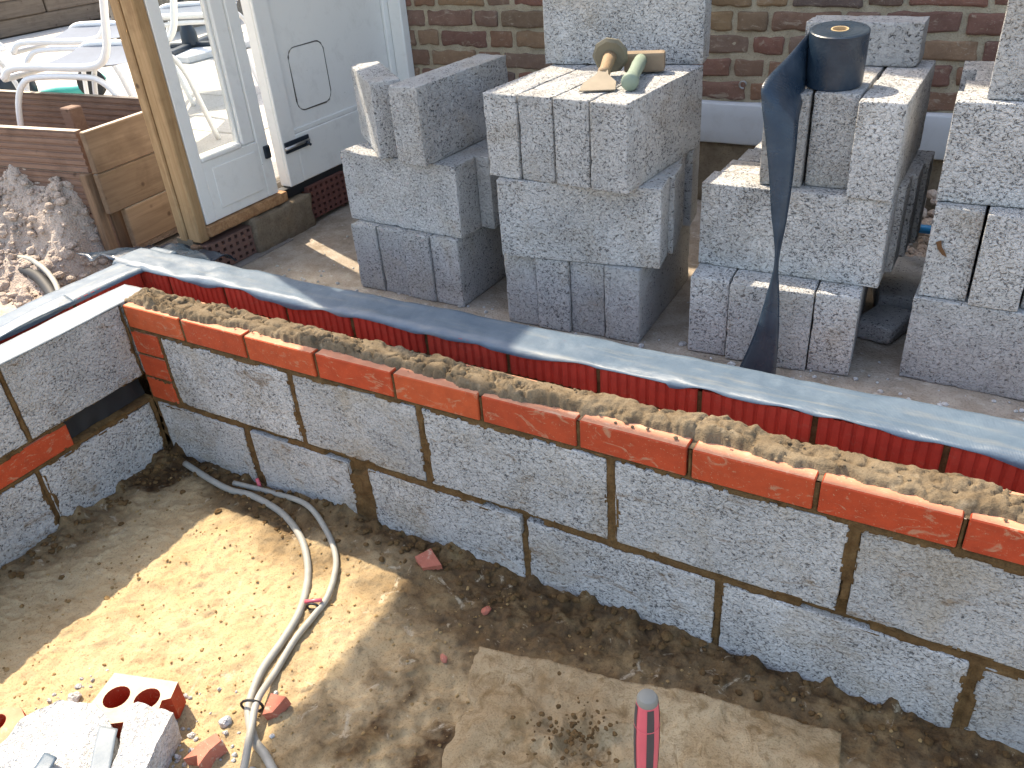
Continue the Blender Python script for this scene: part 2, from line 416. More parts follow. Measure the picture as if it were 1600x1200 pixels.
def rough_box(L, D, H, res, r, amp, seed, mat, name='block', chip=1.0, nsc=95):
    """box (x: L, y: D, z: 0..H) with rounded, crumbling edges"""
    def lat(S_):
        e = min(r * 1.15, S_ * 0.2); n = max(2, round((S_ - 2 * e) / res))
        return [-S_ / 2] + [-S_ / 2 + e + (S_ - 2 * e) * i / n for i in range(n + 1)] + [S_ / 2]
    lx, ly, lz = lat(L), lat(D), lat(H)
    nx, ny, nz = len(lx) - 1, len(ly) - 1, len(lz) - 1
    idx = {}; pts = []; faces = []
    def vi(i, j, k):
        key = (i, j, k)
        if key not in idx:
            idx[key] = len(pts); pts.append((lx[i], ly[j], lz[k]))
        return idx[key]
    for i in range(nx):
        for j in range(ny):
            for k, fl in ((0, 1), (nz, 0)):
                q = [vi(i, j, k), vi(i + 1, j, k), vi(i + 1, j + 1, k), vi(i, j + 1, k)]; faces.append(q[::-1] if fl else q)
    for i in range(nx):
        for k in range(nz):
            for j, fl in ((0, 0), (ny, 1)):
                q = [vi(i, j, k), vi(i + 1, j, k), vi(i + 1, j, k + 1), vi(i, j, k + 1)]; faces.append(q[::-1] if fl else q)
    for j in range(ny):
        for k in range(nz):
            for i, fl in ((0, 1), (nx, 0)):
                q = [vi(i, j, k), vi(i, j + 1, k), vi(i, j + 1, k + 1), vi(i, j, k + 1)]; faces.append(q[::-1] if fl else q)
    p = np.array(pts); h = np.array([L, D, H]) / 2
    edge = (np.abs(p) > h - 1e-6).sum(1)
    near = (np.abs(p) > h - r * 1.3 - 1e-5).sum(1)
    rr = r * (1 + 1.3 * np.clip(fbm(p[:, 0] * 22, p[:, 1] * 22, p[:, 2] * 22, seed, 3), -0.6, 1) * chip)[:, None]
    q = np.clip(p, -(h - rr), h - rr); d = p - q; n = np.linalg.norm(d, axis=1, keepdims=True) + 1e-12
    nrm = d / n; p2 = q + nrm * rr
    ns = fbm(p[:, 0] * nsc, p[:, 1] * nsc, p[:, 2] * nsc, seed + 5, 2)
    cr = np.clip(fbm(p[:, 0] * 30, p[:, 1] * 30, p[:, 2] * 30, seed + 9, 3) - 0.16, 0, 1) * 0.008 * chip * (near >= 2)
    p2 = p2 + nrm * (ns * amp)[:, None] - nrm * cr[:, None]
    p2[:, 2] += H / 2
    return mesh(name, p2, faces, mat, True)

def tube_pts(path, rad, seg=8, closed=False):
    """returns verts, faces of a tube along path; rad may be a list"""
    P = [Vector(p) for p in path]; n = len(P); V = []; F = []
    up = Vector((0.13, 0.21, 0.97)).normalized(); prev = None
    for i, p in enumerate(P):
        tn = (P[min(i + 1, n - 1)] - P[max(i - 1, 0)]).normalized()
        a = up.cross(tn) if prev is None else prev - tn * prev.dot(tn)
        if a.length < 1e-4: a = tn.orthogonal()
        a.normalize(); prev = a; b = tn.cross(a)
        r = rad[i] if isinstance(rad, (list, tuple)) else rad
        for k in range(seg):
            an = 2 * math.pi * k / seg
            V.append(p + a * (r * math.cos(an)) + b * (r * math.sin(an)))
    for i in range(n - 1):
        for k in range(seg):
            k2 = (k + 1) % seg
            F.append((i * seg + k, i * seg + k2, (i + 1) * seg + k2, (i + 1) * seg + k))
    F.append(tuple(range(seg))[::-1]); F.append(tuple((n - 1) * seg + k for k in range(seg)))
    return V, F

def smooth_path(pts, n=6):
    """Catmull-Rom resampling"""
    P = [Vector(p) for p in pts]; P = [P[0] * 2 - P[1]] + P + [P[-1] * 2 - P[-2]]; out = []
    for i in range(1, len(P) - 2):
        for k in range(n):
            t = k / n
            out.append(0.5 * ((2 * P[i]) + (P[i + 1] - P[i - 1]) * t + (2 * P[i - 1] - 5 * P[i] + 4 * P[i + 1] - P[i + 2]) * t * t + (3 * P[i] - P[i - 1] - 3 * P[i + 1] + P[i + 2]) * t ** 3))
    out.append(P[-2]); return out

def tube(name, path, rad, mat, parent=None, seg=10, sub=0):
    if sub:
        n0 = len(path); path = smooth_path(path, sub)
        if isinstance(rad, (list, tuple)): rad = [float(q) for q in np.interp(np.linspace(0, n0 - 1, len(path)), range(n0), rad)]
    V, F = tube_pts(path, rad, seg)
    return link(name, mesh(name, V, F, mat, True), parent)

def lathe(name, prof, mat, parent=None, seg=32, loc=(0, 0, 0), rot=(0, 0, 0), caps=True):
    V = []; F = []
    for r, z in prof:
        for k in range(seg): V.append((r * math.cos(2 * math.pi * k / seg), r * math.sin(2 * math.pi * k / seg), z))
    for i in range(len(prof) - 1):
        for k in range(seg):
            k2 = (k + 1) % seg; F.append((i * seg + k, i * seg + k2, (i + 1) * seg + k2, (i + 1) * seg + k))
    if caps:
        F.append(tuple(range(seg))[::-1]); F.append(tuple((len(prof) - 1) * seg + k for k in range(seg)))
    o = link(name, mesh(name, V, F, mat, True), parent, loc, rot)
    try: o.data.set_sharp_from_angle(angle=math.radians(40))
    except Exception: pass
    return o

def prism(name, poly, z0, z1, mat, parent=None, holes=(), sub=0, amp=0.0, seed=0, tilt=None, mats=None):
    """polygon (with round holes) extruded z0..z1"""
    bm = bmesh.new()
    def ring(pp, z):
        vs = [bm.verts.new((x, y, z)) for x, y in pp]
        return [bm.edges.new((vs[i], vs[(i + 1) % len(vs)])) for i in range(len(vs))]
    ed = ring(poly, z1)
    for (hx, hy, hr) in holes: ed += ring([(hx + hr * math.cos(a * math.pi / 10), hy + hr * math.sin(a * math.pi / 10)) for a in range(20)], z1)
    bmesh.ops.triangle_fill(bm, use_beauty=True, edges=ed, normal=(0, 0, 1))
    ex = bmesh.ops.extrude_face_region(bm, geom=list(bm.faces))
    for v in ex['geom']:
        if isinstance(v, bmesh.types.BMVert): v.co.z = z0
    if sub:
        bmesh.ops.triangulate(bm, faces=list(bm.faces))
        for _ in range(sub): bmesh.ops.subdivide_edges(bm, edges=list(bm.edges), cuts=1, use_grid_fill=True)
        co = np.array([v.co for v in bm.verts])
        for v, a, b, c in zip(bm.verts, fbm(co[:, 0] * 45, co[:, 1] * 45, co[:, 2] * 45, seed, 3), fbm(co[:, 0] * 45, co[:, 1] * 45, co[:, 2] * 45, seed + 3, 3), fbm(co[:, 0] * 45, co[:, 1] * 45, co[:, 2] * 45, seed + 6, 3)):
            v.co += Vector((a, b, c)) * amp
    if tilt:
        c = Vector((sum(p[0] for p in poly) / len(poly), sum(p[1] for p in poly) / len(poly), z0))
        R = Matrix.Rotation(tilt[0], 3, 'X') @ Matrix.Rotation(tilt[1], 3, 'Y')
        for v in bm.verts: v.co = c + R @ (v.co - c)
    return link(name, bm_mesh(name, bm, mat), parent)

def clods(name, centres, mat, seed=0, parent=None):
    """many irregular lumps joined into one mesh; centres: (x, y, z, r)"""
    b = bmesh.new(); bmesh.ops.create_icosphere(b, subdivisions=2, radius=1.0)
    base = np.array([v.co for v in b.verts]); fc = np.array([[v.index for v in f.verts] for f in b.faces]); b.free()
    rng = np.random.default_rng(seed); V = []; F = []
    for i, (x, y, z, r) in enumerate(centres):
        sc = r * rng.uniform(0.7, 1.3, 3) * np.array([1, 1, 0.75])
        off = rng.uniform(0, 50, 3)
        k = 1 + 0.45 * fbm(base[:, 0] * 1.6 + off[0], base[:, 1] * 1.6 + off[1], base[:, 2] * 1.6 + off[2], seed, 2)
        p = base * k[:, None] * sc; a = rng.uniform(0, 6.28); ca, sa = math.cos(a), math.sin(a)
        p = np.stack([p[:, 0] * ca - p[:, 1] * sa + x, p[:, 0] * sa + p[:, 1] * ca + y, p[:, 2] + z], 1)
        V.append(p); F.append(fc + len(base) * i)
    return link(name, mesh(name, np.concatenate(V), np.concatenate(F), mat, False), parent)

# ------------------------------------------------------------------ ground, pit floor, slabs
GZ = 0.081      # level of the old floor where the stacks stand
PZ = -0.195     # pit floor
g = box('ground', -60, 60, -60, 60, -0.62, -0.45, M['grey_ground'], None, 0); tag(g, kind='structure')

def flat_rough(name, x0, x1, y0, y1, z, res, amp, mat, seed, sc=8):
    nx = int((x1 - x0) / res) + 1; ny = int((y1 - y0) / res) + 1
    X, Y = np.meshgrid(np.linspace(x0, x1, nx), np.linspace(y0, y1, ny), indexing='ij')
    Z = z + amp * fbm(X * sc, Y * sc, 0, seed, 4)
    Z[0] = Z[-1] = z - 0.2; Z[:, 0] = z - 0.2; Z[:, -1] = z - 0.2
    return X, Y, Z

X, Y, Z = flat_rough('concrete_floor', -0.46, 4.6, 0.27, 1.9, GZ, 0.02, 0.003, None, 3)
o = link('concrete_floor', grid_mesh('concrete_floor', X, Y, Z, M['slab_conc'])); tag(o, kind='structure')

# pit floor: trodden sand
xs = np.concatenate([np.arange(-0.02, 2.4, 0.0042), np.arange(2.4, 5.0, 0.03)]); ys = np.concatenate([np.arange(-4.0, -0.98, 0.03), np.arange(-0.98, 0.03, 0.0042)])
X, Y = np.meshgrid(xs, ys, indexing='ij')
dl = -Y; dx = X
n_a = fbm(X * 5, Y * 5, 0, 11, 4); n_b = fbm(X * 16, Y * 16, 0, 12, 4); n_c = fbm(X * 48, Y * 48, 0, 13, 3); n_d = fbm(X * 110, Y * 110, 0, 14, 2)
lump = np.clip(fbm(X * 22, Y * 22, 0, 15, 4), 0, 1)
pk = np.clip(fbm(X * 60, Y * 60, 0, 16, 3) - 0.28, 0, 1)
Z = PZ + 0.006 * n_a + 0.0045 * n_b + 0.0034 * n_c + 0.0016 * n_d - 0.016 * np.clip(pk - 0.12, 0, 1)
near = np.exp(-np.clip(dl, 0, 9) / 0.055) + 0.8 * np.exp(-np.clip(dx, 0, 9) / 0.05)
Z += near * (0.010 + 0.045 * lump + 0.012 * n_b)
ft = np.clip(fbm(X * 9 + 3, Y * 9, 0, 21, 2) - 0.25, 0, 1)
Z -= 0.022 * ft
ridge = 1 - np.abs(fbm(X * 13, Y * 21, 0, 25, 3)) * 2
Z += 0.0045 * np.clip(ridge, 0, 1) ** 3
rough_r = sstep(0.95, 1.2, X)
Z += rough_r * (0.010 * lump + 0.004 * n_c)
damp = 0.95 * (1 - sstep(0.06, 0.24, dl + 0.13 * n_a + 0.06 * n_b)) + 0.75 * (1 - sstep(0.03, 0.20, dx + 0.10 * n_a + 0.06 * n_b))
damp = np.maximum(damp, sstep(0.75, 1.15, X + 0.25 * n_a) * (0.50 + 0.75 * n_b + 0.5 * n_c) * (1 - 0.6 * sstep(0.5, 0.9, dl)))  # right part darkened further: shade painted in on top of the damp
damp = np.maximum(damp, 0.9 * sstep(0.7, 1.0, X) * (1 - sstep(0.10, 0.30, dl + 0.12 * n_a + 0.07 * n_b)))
damp = np.maximum(damp, (0.20 + 0.45 * sstep(0.8, 1.1, X)) * sstep(0.20, 0.42, n_b + 0.5 * n_c))  # dark blotches kept weak in the sun patch, stronger in the shade
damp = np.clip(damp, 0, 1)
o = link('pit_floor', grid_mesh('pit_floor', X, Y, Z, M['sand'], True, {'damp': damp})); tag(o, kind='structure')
def floor_z(x, y):
    i = min(int(np.searchsorted(xs, x)), len(xs) - 1); j = min(int(np.searchsorted(ys, y)), len(ys) - 1)
    return float(PITZ[i, j])
PITZ = Z.copy()

# scattered mortar droppings along the foot of the wall
rng = np.random.default_rng(5); cl = []
for _ in range(420):
    x = rng.uniform(0.02, 2.5); y = -abs(rng.normal(0.015, 0.06)) - 0.004
    if rng.random() < 0.25: x, y = abs(rng.normal(0.01, 0.05)) + 0.004, rng.uniform(-0.85, -0.02)
    r = rng.uniform(0.003, 0.011) * (1.2 if rng.random() < 0.15 else 0.8)
    cl.append((x, y, floor_z(x, y) + r * 0.2, r))
o = clods('mortar_droppings', cl, M['joint'], 1); tag(o, 'dark brown mortar crumbs along the foot of the block wall', 'mortar crumbs', kind='stuff')
cl = []
for _ in range(1500):
    x = rng.uniform(0.1, 2.3); y = rng.uniform(-1.0, -0.05); r = abs(rng.normal(0, 0.0015)) + 0.0011
    cl.append((x, y, floor_z(x, y) + r * 0.25, r))
o = clods('sand_crumbs', cl, M['clod'], 2); tag(o, 'small loose sand crumbs scattered over the pit floor', 'sand crumbs', kind='stuff')

# ------------------------------------------------------------------ the new cavity wall
BL = {}
def blk(L, D=0.1, H=0.215, mat='block', v=0, r=0.0024, chip=1.0):
    key = (round(L, 3), round(D, 3), round(H, 3), mat, v)
    if key not in BL: BL[key] = rough_box(L, D, H, 0.010, r, 0.0008, 31 + 7 * v + len(BL), M[mat], 'block', chip)
    return BL[key]

def pale_top(me, mat):  # second material on upward faces, paler to paint in sunlight
    me.materials.append(mat)
    for p in me.polygons:
        if p.normal.z > 0.9: p.material_index = 1
    return me
def brick_box(L, W, H, mat, name='brick', bev=0.0022):
    return pale_top(bm_mesh(name, box_bm(-L / 2, L / 2, -W / 2, W / 2, 0, H, bev), mat), M['orange_sunlit'])

ORANGE = brick_box(0.215, 0.1, 0.065, M['orange'])
ORANGE_HALF = brick_box(0.104, 0.1, 0.066, M['orange'])

def ridged_brick(L=0.215, W=0.102, H=0.065, n=10, dep=0.0035):
    pr = []; p = L / n
    for k in range(n):
        x = -L / 2 + k * p
        pr += [(x + 0.0008, dep), (x + p * 0.20, dep), (x + p * 0.34, 0.0), (x + p * 0.86, 0.0), (x + p * 0.985, dep)]
    pr += [(L / 2, dep)]
    poly = [(x, y) for x, y in pr] + [(L / 2, W), (-L / 2, W)]
    n_ = len(poly); V = [(x, y, 0) for x, y in poly] + [(x, y, H) for x, y in poly]
    F = [tuple(range(n_))[::-1], tuple(range(n_, 2 * n_))] + [(i, (i + 1) % n_, n_ + (i + 1) % n_, n_ + i) for i in range(n_)]
    return mesh('brick', V, F, M['red'])
RIDGED = ridged_brick()

inner = thing('block_wall', 'long new wall of concrete blocks topped by one course of orange bricks', 'wall')
JIT = random.Random(3)
# lower block course (z -0.225 .. -0.005)
edges_lo = [(0.012, 0.352), (0.374, 0.714), (0.772, 1.203), (1.215, 1.645), (1.656, 2.094), (2.106, 2.546), (2.556, 2.996)]
for i, (a, b) in enumerate(edges_lo):
    link('block', blk(b - a - 0.004, H=0.212, mat='block_wall', v=i % 3), inner, ((a + b) / 2, 0.05 + JIT.uniform(-0.001, 0.001), -0.2215), (0, JIT.uniform(-0.003, 0.003), 0))
# upper block course
edges_up = [(0.121, 0.572), (0.584, 0.954), (0.968, 1.413), (1.427, 1.867), (1.881, 2.321), (2.333, 2.773), (2.785, 3.0)]
for i, (a, b) in enumerate(edges_up):
    link('block', blk(b - a - 0.004, H=0.208, mat='block_wall', v=(i + 1) % 3), inner, ((a + b) / 2, 0.05 + JIT.uniform(-0.0012, 0.0012), 0.0105), (0, JIT.uniform(-0.003, 0.003), 0))
# three stacked bricks in the corner
for k in range(3):
    link('brick', ORANGE_HALF, inner, (0.0565 + JIT.uniform(-0.001, 0.001), 0.0485, 0.006 + 0.0735 * k), (0, 0, JIT.uniform(-0.008, 0.008)))
# top orange course
for k in range(13):
    link('brick', ORANGE, inner, (0.1145 + 0.225 * k + JIT.uniform(-0.0012, 0.0012), 0.0485 + JIT.uniform(-0.0012, 0.0012), 0.2295 + JIT.uniform(-0.0008, 0.0008)), (0, JIT.uniform(-0.004, 0.004), JIT.uniform(-0.006, 0.006)))

def joint_sheet(name, U, V, blocks, seed, keep=0.013):
    """signed depth of mortar: near block face at joints, sunk behind blocks.  U,V grids; blocks rectangles"""
    d = np.full(U.shape, 9.0)
    for (a, b, c, e) in blocks:
        ins = np.minimum(np.minimum(U - a, b - U), np.minimum(V - c, e - V))
        d = np.minimum(d, np.where(ins > 0, -ins, 9.0)) if False else np.where(ins > 0, np.minimum(d, -ins), d)
    d = np.where(d > 1, 0.0, d)                  # 0 in joints, negative inside blocks
    n1 = fbm(U * 60, V * 60, 0, seed, 3); n2 = fbm(U * 18, V * 18, 0, seed + 4, 3)
    smear = np.clip(0.003 + 0.013 * n2 + 0.007 * n1, 0.0, 0.028)     # how far mortar laps over block edges
    out = np.where(-d < smear, -0.0012 + 0.0030 * n1, 0.02)
    joint = 0.003 + 0.0045 * n1 + 0.005 * n2
    joint = np.where(fbm(U * 7, V * 7, 0, seed + 8, 2) > 0.42, joint + 0.012, joint)
    out = np.where(V > 0.2290, 0.02, out); joint = np.where(V > 0.2290, 0.0025 + 0.002 * n1, joint)
    return np.where(d == 0, np.clip(joint, -0.003, 0.03), out)

rects = [(a + 0.002, b - 0.002, -0.2215, -0.0095) for a, b in edges_lo] + [(a + 0.002, b - 0.002, 0.0105, 0.2185) for a, b in edges_up]
rects += [(0.0045, 0.1085, 0.006 + 0.0735 * k, 0.072 + 0.0735 * k) for k in range(3)] + [(0.007 + 0.225 * k, 0.222 + 0.225 * k, 0.2295, 0.2945) for k in range(13)]
U, V = np.meshgrid(np.arange(0.0, 3.0, 0.0042), np.arange(-0.24, 0.2915, 0.0042), indexing='ij')
dep = joint_sheet('m', U, V, rects, 41)
o = link('mortar', grid_mesh('mortar', U, dep, V, M['joint']), inner)

# mortar bed spread on the top course
U, V = np.meshgrid(np.arange(-0.035, 2.95, 0.0030), np.arange(0.0065, 0.0925, 0.0030), indexing='ij')
e0 = 0.019 + 0.020 * fbm(U * 4.5, 0 * U, 0, 61, 4) + 0.007 * fbm(U * 45, 0 * U, 0, 62, 3)
e1 = 0.087 + 0.014 * fbm(U * 4, 0 * U, 0, 63, 4) + 0.006 * fbm(U * 40, 0 * U, 0, 64, 3)
mid = np.clip(np.minimum(V - e0, e1 - V) / 0.012, -0.4, 1)
hgt = 0.019 + 0.014 * fbm(U * 4, V * 10, 0, 65, 3) + 0.006 * fbm(U * 10, V * 30, 0, 75, 3) + 0.007 * fbm(U * 13, V * 16, 0, 66, 3) * (0.3 + 1.5 * sstep(-0.1, 0.35, fbm(U * 5, V * 5, 0, 76, 2))) + 0.0040 * fbm(U * 70, V * 70, 0, 67, 3) * (0.4 + sstep(-0.1, 0.3, fbm(U * 9, V * 9, 0, 73, 2)) * 1.8)
hgt -= 0.014 * np.clip(1 - np.abs(fbm(U * 20, V * 42, 0, 72, 4)) * 7, 0, 1) * sstep(-0.15, 0.2, fbm(U * 7, V * 7, 0, 74, 2))
rg = 1 - np.abs(fbm(U * 20, V * 30, 0, 68, 3)) * 2.4
hgt -= 0.010 * np.clip(rg, 0, 1) ** 4 * (vnoise(U * 6, V * 6, 0, 69) > -0.1)
prof = np.sign(mid) * np.abs(mid) ** 0.33
H = np.where(mid > 0, np.maximum(hgt, 0.003) * prof, -0.006)
H *= sstep(-0.035, 0.03, U)
H += 0.010 * np.clip(fbm(U * 11, V * 5, 0, 70, 2) - 0.15, 0, 1) * (mid > 0)
VV = V + 0.004 * fbm(U * 50, V * 50, 0, 71, 2)
o = link('mortar_bed', grid_mesh('mortar_bed', U, VV, 0.2950 + H, M['bed']), inner)
cl = []
for _ in range(200):
    x = rng.uniform(0.0, 2.6); y = rng.uniform(0.012, 0.092); r = rng.uniform(0.0012, 0.0042)
    cl.append((x, y, 0.297 + rng.uniform(0.004, 0.016) * (1 if 0.03 < y < 0.078 else 0.15), r))
o = clods('mortar_crumbs', cl, M['bed'], 4, inner); tag(o, kind='stuff')

# cross wall (left return), inner leaf
cross = thing('return_wall', 'short concrete block return wall at left with orange brick and black gap', 'wall')
def put_y(me, y0, y1, z, par=cross, name='block', x=-0.05, dz=0.0):
    return link(name, me, par, (x, (y0 + y1) / 2, z), (JIT.uniform(-0.004, 0.004), 0, math.pi / 2))
up = [(-0.345, -0.008), (-0.798, -0.358), (-1.25, -0.81)]
lo = [(-0.362, -0.014), (-0.814, -0.374), (-1.27, -0.826)]
for i, (a, b) in enumerate(up): put_y(blk(b - a, mat='block_wall', v=i), a, b, 0.080)
for i, (a, b) in enumerate(lo): put_y(blk(b - a, mat='block_wall', v=i + 1), a, b, -0.222)
put_y(blk(0.095, mat='block_wall', v=1), 0.004, 0.099, 0.080)
obr = [(-0.471, -0.256), (-0.696, -0.481), (-0.921, -0.706), (-1.146, -0.931)]
for a, b in obr: put_y(ORANGE, a, b, 0.006, name='brick', x=-0.0485)
rects = [(a, b, 0.080, 0.295) for a, b in up] + [(a, b, -0.222, -0.007) for a, b in lo] + [(a, b, 0.006, 0.071) for a, b in obr] + [(-0.256, -0.006, 0.006, 0.080)]
U, V = np.meshgrid(np.arange(-1.27, 0.0, 0.0042), np.arange(-0.24, 0.292, 0.0042), indexing='ij')
dep = joint_sheet('m', U, V, rects, 51)
gap = (U > -0.254) & (U < -0.0) & (V > 0.008) & (V < 0.078)
dep = np.where(gap, 0.075, dep)
link('mortar', grid_mesh('mortar', -dep, U, V, M['joint']), cross)
# black plastic tucked in the gap
xs_, ys_ = np.meshgrid(np.linspace(0, 1, 24), np.linspace(0, 1, 6), indexing='ij')
link('plastic_flap', grid_mesh('plastic_flap', -0.022 - 0.012 * ys_ + 0.004 * fbm(xs_ * 6, ys_ * 2, 0, 3, 2), -0.25 + 0.245 * xs_, 0.012 + 0.064 * ys_, M['black']), cross)

# outer leaf of ridged red bricks (runs along X, then turns along -Y at the left)
outer = thing('ridged_brick_wall', 'low outer wall of ridged red bricks behind the mortar bed', 'wall')
YO = 0.192
for r_ in range(2):
    z = 0.2295 - 0.075 * r_
    for k in range(-3, 11):
        x = 0.5165 + 0.225 * k + (0.1125 if r_ else 0) + JIT.uniform(-0.0015, 0.0015)
        if x < -0.17: continue
        link('brick', RIDGED, outer, (x, YO + JIT.uniform(-0.0012, 0.0012), z), (0, 0, JIT.uniform(-0.006, 0.006)))
    for k in range(7):
        y = 0.078 - 0.225 * k - (0.1125 if r_ else 0)
        link('brick', RIDGED, outer, (-0.152, y, z), (0, 0, math.pi / 2))
U, V = np.meshgrid(np.arange(-0.155, 3.0, 0.006), np.arange(-0.24, 0.294, 0.006), indexing='ij')
link('mortar', grid_mesh('mortar', U, YO + 0.0075 + 0.004 * fbm(U * 40, V * 40, 0, 81, 3), V, M['joint']), outer)
U, V = np.meshgrid(np.arange(-1.4, 0.19, 0.006), np.arange(-0.24, 0.294, 0.006), indexing='ij')
link('mortar', grid_mesh('mortar', -0.1595 - 0.004 * fbm(U * 40, V * 40, 0, 82, 3), U, V, M['joint']), outer)
box('lower_masonry', -0.16, 3.0, YO + 0.016, YO + 0.103, -0.45, 0.1535, M['old_conc'], outer, 0)
box('lower_masonry', -0.262, -0.168, -1.5, YO + 0.103, -0.45, 0.1535, M['old_conc'], outer, 0)
# cavity floor
c_ = box('cavity_fill', -0.155, 3.0, 0.1, YO, -0.40, 0.06, M['joint'], outer, 0)
c_ = box('cavity_fill', -0.155, -0.1, -1.5, 0.1, -0.40, 0.06, M['joint'], outer, 0)

# ------------------------------------------------------------------ damp proof strips
def strip_mesh(name, P, thick, mat):
    """P: grid (n,m,3) of a thin sheet -> two-sided sheet with thickness"""
    n, m, _ = P.shape
    du = np.gradient(P, axis=0); dv = np.gradient(P, axis=1); N = np.cross(du, dv); N /= np.linalg.norm(N, axis=-1, keepdims=True) + 1e-12
    A = P + N * thick / 2; B = P - N * thick / 2
    V = np.concatenate([A.reshape(-1, 3), B.reshape(-1, 3)]); k = n * m
    idx = np.arange(k).reshape(n, m); F = []
    for q in np.stack([idx[:-1, :-1], idx[1:, :-1], idx[1:, 1:], idx[:-1, 1:]], -1).reshape(-1, 4): F.append(tuple(q)); F.append(tuple(k + q[::-1]))
    b = list(idx[:, 0]) + list(idx[-1, 1:]) + list(idx[::-1, -1][1:]) + list(idx[0, ::-1][1:-1])
    for i in range(len(b)): a, c = b[i], b[(i + 1) % len(b)]; F.append((c, a, k + a, k + c))
    return mesh(name, V, F, mat, True)

u, v = np.meshgrid(np.linspace(-0.275, 3.0, 420), np.linspace(0, 1, 15), indexing='ij')
edge_f = 0.184 + 0.008 * fbm(u * 5, 0 * u, 0, 91, 3); edge_b = 0.313 + 0.006 * fbm(u * 3.5, 0 * u, 0, 92, 3) + 0.02 * sstep(1.4, 2.6, u)
y_ = edge_f + (edge_b - edge_f) * v
wv = 0.0065 * fbm(u * 7, v * 1.2, 0, 93, 3) + 0.0025 * fbm(u * 18, v * 2, 0, 94, 2)
dip = -0.017 * np.clip(1 - v / 0.14, 0, 1) ** 1.6 * (0.6 + 0.9 * fbm(u * 9, 0 * u, 0, 95, 2)) - 0.030 * np.clip((v - 0.84) / 0.16, 0, 1) ** 1.5
z_ = 0.3025 + np.maximum(wv, -0.003) + dip
z_ = np.where((y_ > 0.187) & (y_ < 0.297), np.maximum(z_, 0.2968), z_)
o = link('damp_proof_strip', strip_mesh('damp_proof_strip', np.stack([u, y_, z_], -1), 0.0014, M['dpc_x']))
tag(o, 'long blue-grey plastic strip laid along the top of the ridged brick wall', 'plastic strip')

u, v = np.meshgrid(np.linspace(0.325, -1.35, 220), np.linspace(0, 1, 13), indexing='ij')
x_ = -0.143 - (0.135 + 0.006 * fbm(u * 5, 0 * u, 0, 96, 3)) * v + 0.005 * fbm(u * 6, 0 * u, 0, 97, 3)
z_ = 0.2985 + np.maximum(0.004 * fbm(u * 7, v * 1.5, 0, 98, 3), -0.002) - 0.011 * np.clip(1 - v / 0.15, 0, 1) ** 1.6 - 0.03 * np.clip((v - 0.85) / 0.15, 0, 1) ** 1.5
z_ -= 0.006 * sstep(0.15, 0.26, u)
z_ = np.where((x_ < -0.147) & (x_ > -0.257), np.maximum(z_, 0.2962), z_)
o = link('damp_proof_strip', strip_mesh('damp_proof_strip', np.stack([x_, u, z_], -1), 0.0014, M['dpc_y']))
tag(o, 'blue-grey plastic strip turning the corner on the outer left wall', 'plastic strip')

u, v = np.meshgrid(np.linspace(0.092, -1.25, 180), np.linspace(0, 1, 9), indexing='ij')
x_ = 0.004 - 0.104 * v + 0.002 * fbm(u * 5, 0 * u, 0, 99, 3) + 0.03 * sstep(0.03, 0.092, u) * (v - 0.8) * 0.6
z_ = 0.2972 + np.maximum(0.0022 * fbm(u * 9, v, 0, 100, 3), -0.001)
o = link('damp_proof_strip', strip_mesh('damp_proof_strip', np.stack([x_, u, z_], -1), 0.0014, M['dpc_new']))
tag(o, 'pale ribbed plastic strip on top of the left return block wall', 'plastic strip')

# loose curled strip end bridging the left cavity
u, v = np.meshgrid(np.linspace(0, 1, 60), np.linspace(0, 1, 8), indexing='ij')
yy = -0.052 - 0.55 * u; xx = -0.112 - 0.004 * np.sin(u * 9) - 0.040 * v
zz = 0.3065 + 0.010 * v + 0.004 * np.sin(u * 7 + v) + 0.012 * np.clip(0.15 - u, 0, 1)
o = link('loose_strip', strip_mesh('loose_strip', np.stack([xx, yy, zz], -1), 0.0015, M['dpc_y']))
tag(o, 'narrow loose plastic offcut lying over the left wall cavity', 'plastic strip')

# dark sheet of plastic turned up behind the corner
u, v = np.meshgrid(np.linspace(0, 1, 40), np.linspace(0, 1, 24), indexing='ij')
xx = -0.60 + 0.42 * u; yy = 0.275 + 0.30 * v + 0.02 * fbm(u * 4, v * 4, 0, 3, 2)
zz = 0.262 - 0.09 * v ** 1.3 + 0.020 * fbm(u * 5, v * 5, 0, 105, 3) - 0.10 * np.clip(0.35 - u, 0, 1)
o = link('plastic_sheet', strip_mesh('plastic_sheet', np.stack([xx, yy, zz], -1), 0.0015, M['dpc_roll']))
tag(o, 'crumpled dark plastic sheet behind the wall corner below the planter', 'plastic sheet')

# ------------------------------------------------------------------ stacks of loose concrete blocks
LH = 0.2165
def zl(k): return GZ + 0.0015 + LH * k
def loose(x, y, z, rz, label, group, L=0.44, D=0.1, H=0.215, v=0, mat='block', chip=1.0, tilt=0.0):
    o = link('concrete_block', blk(L, D, H, mat, v, 0.0024, chip), None, (x, y, z), (0, tilt, rz))
    return tag(o, label, 'concrete block', group)

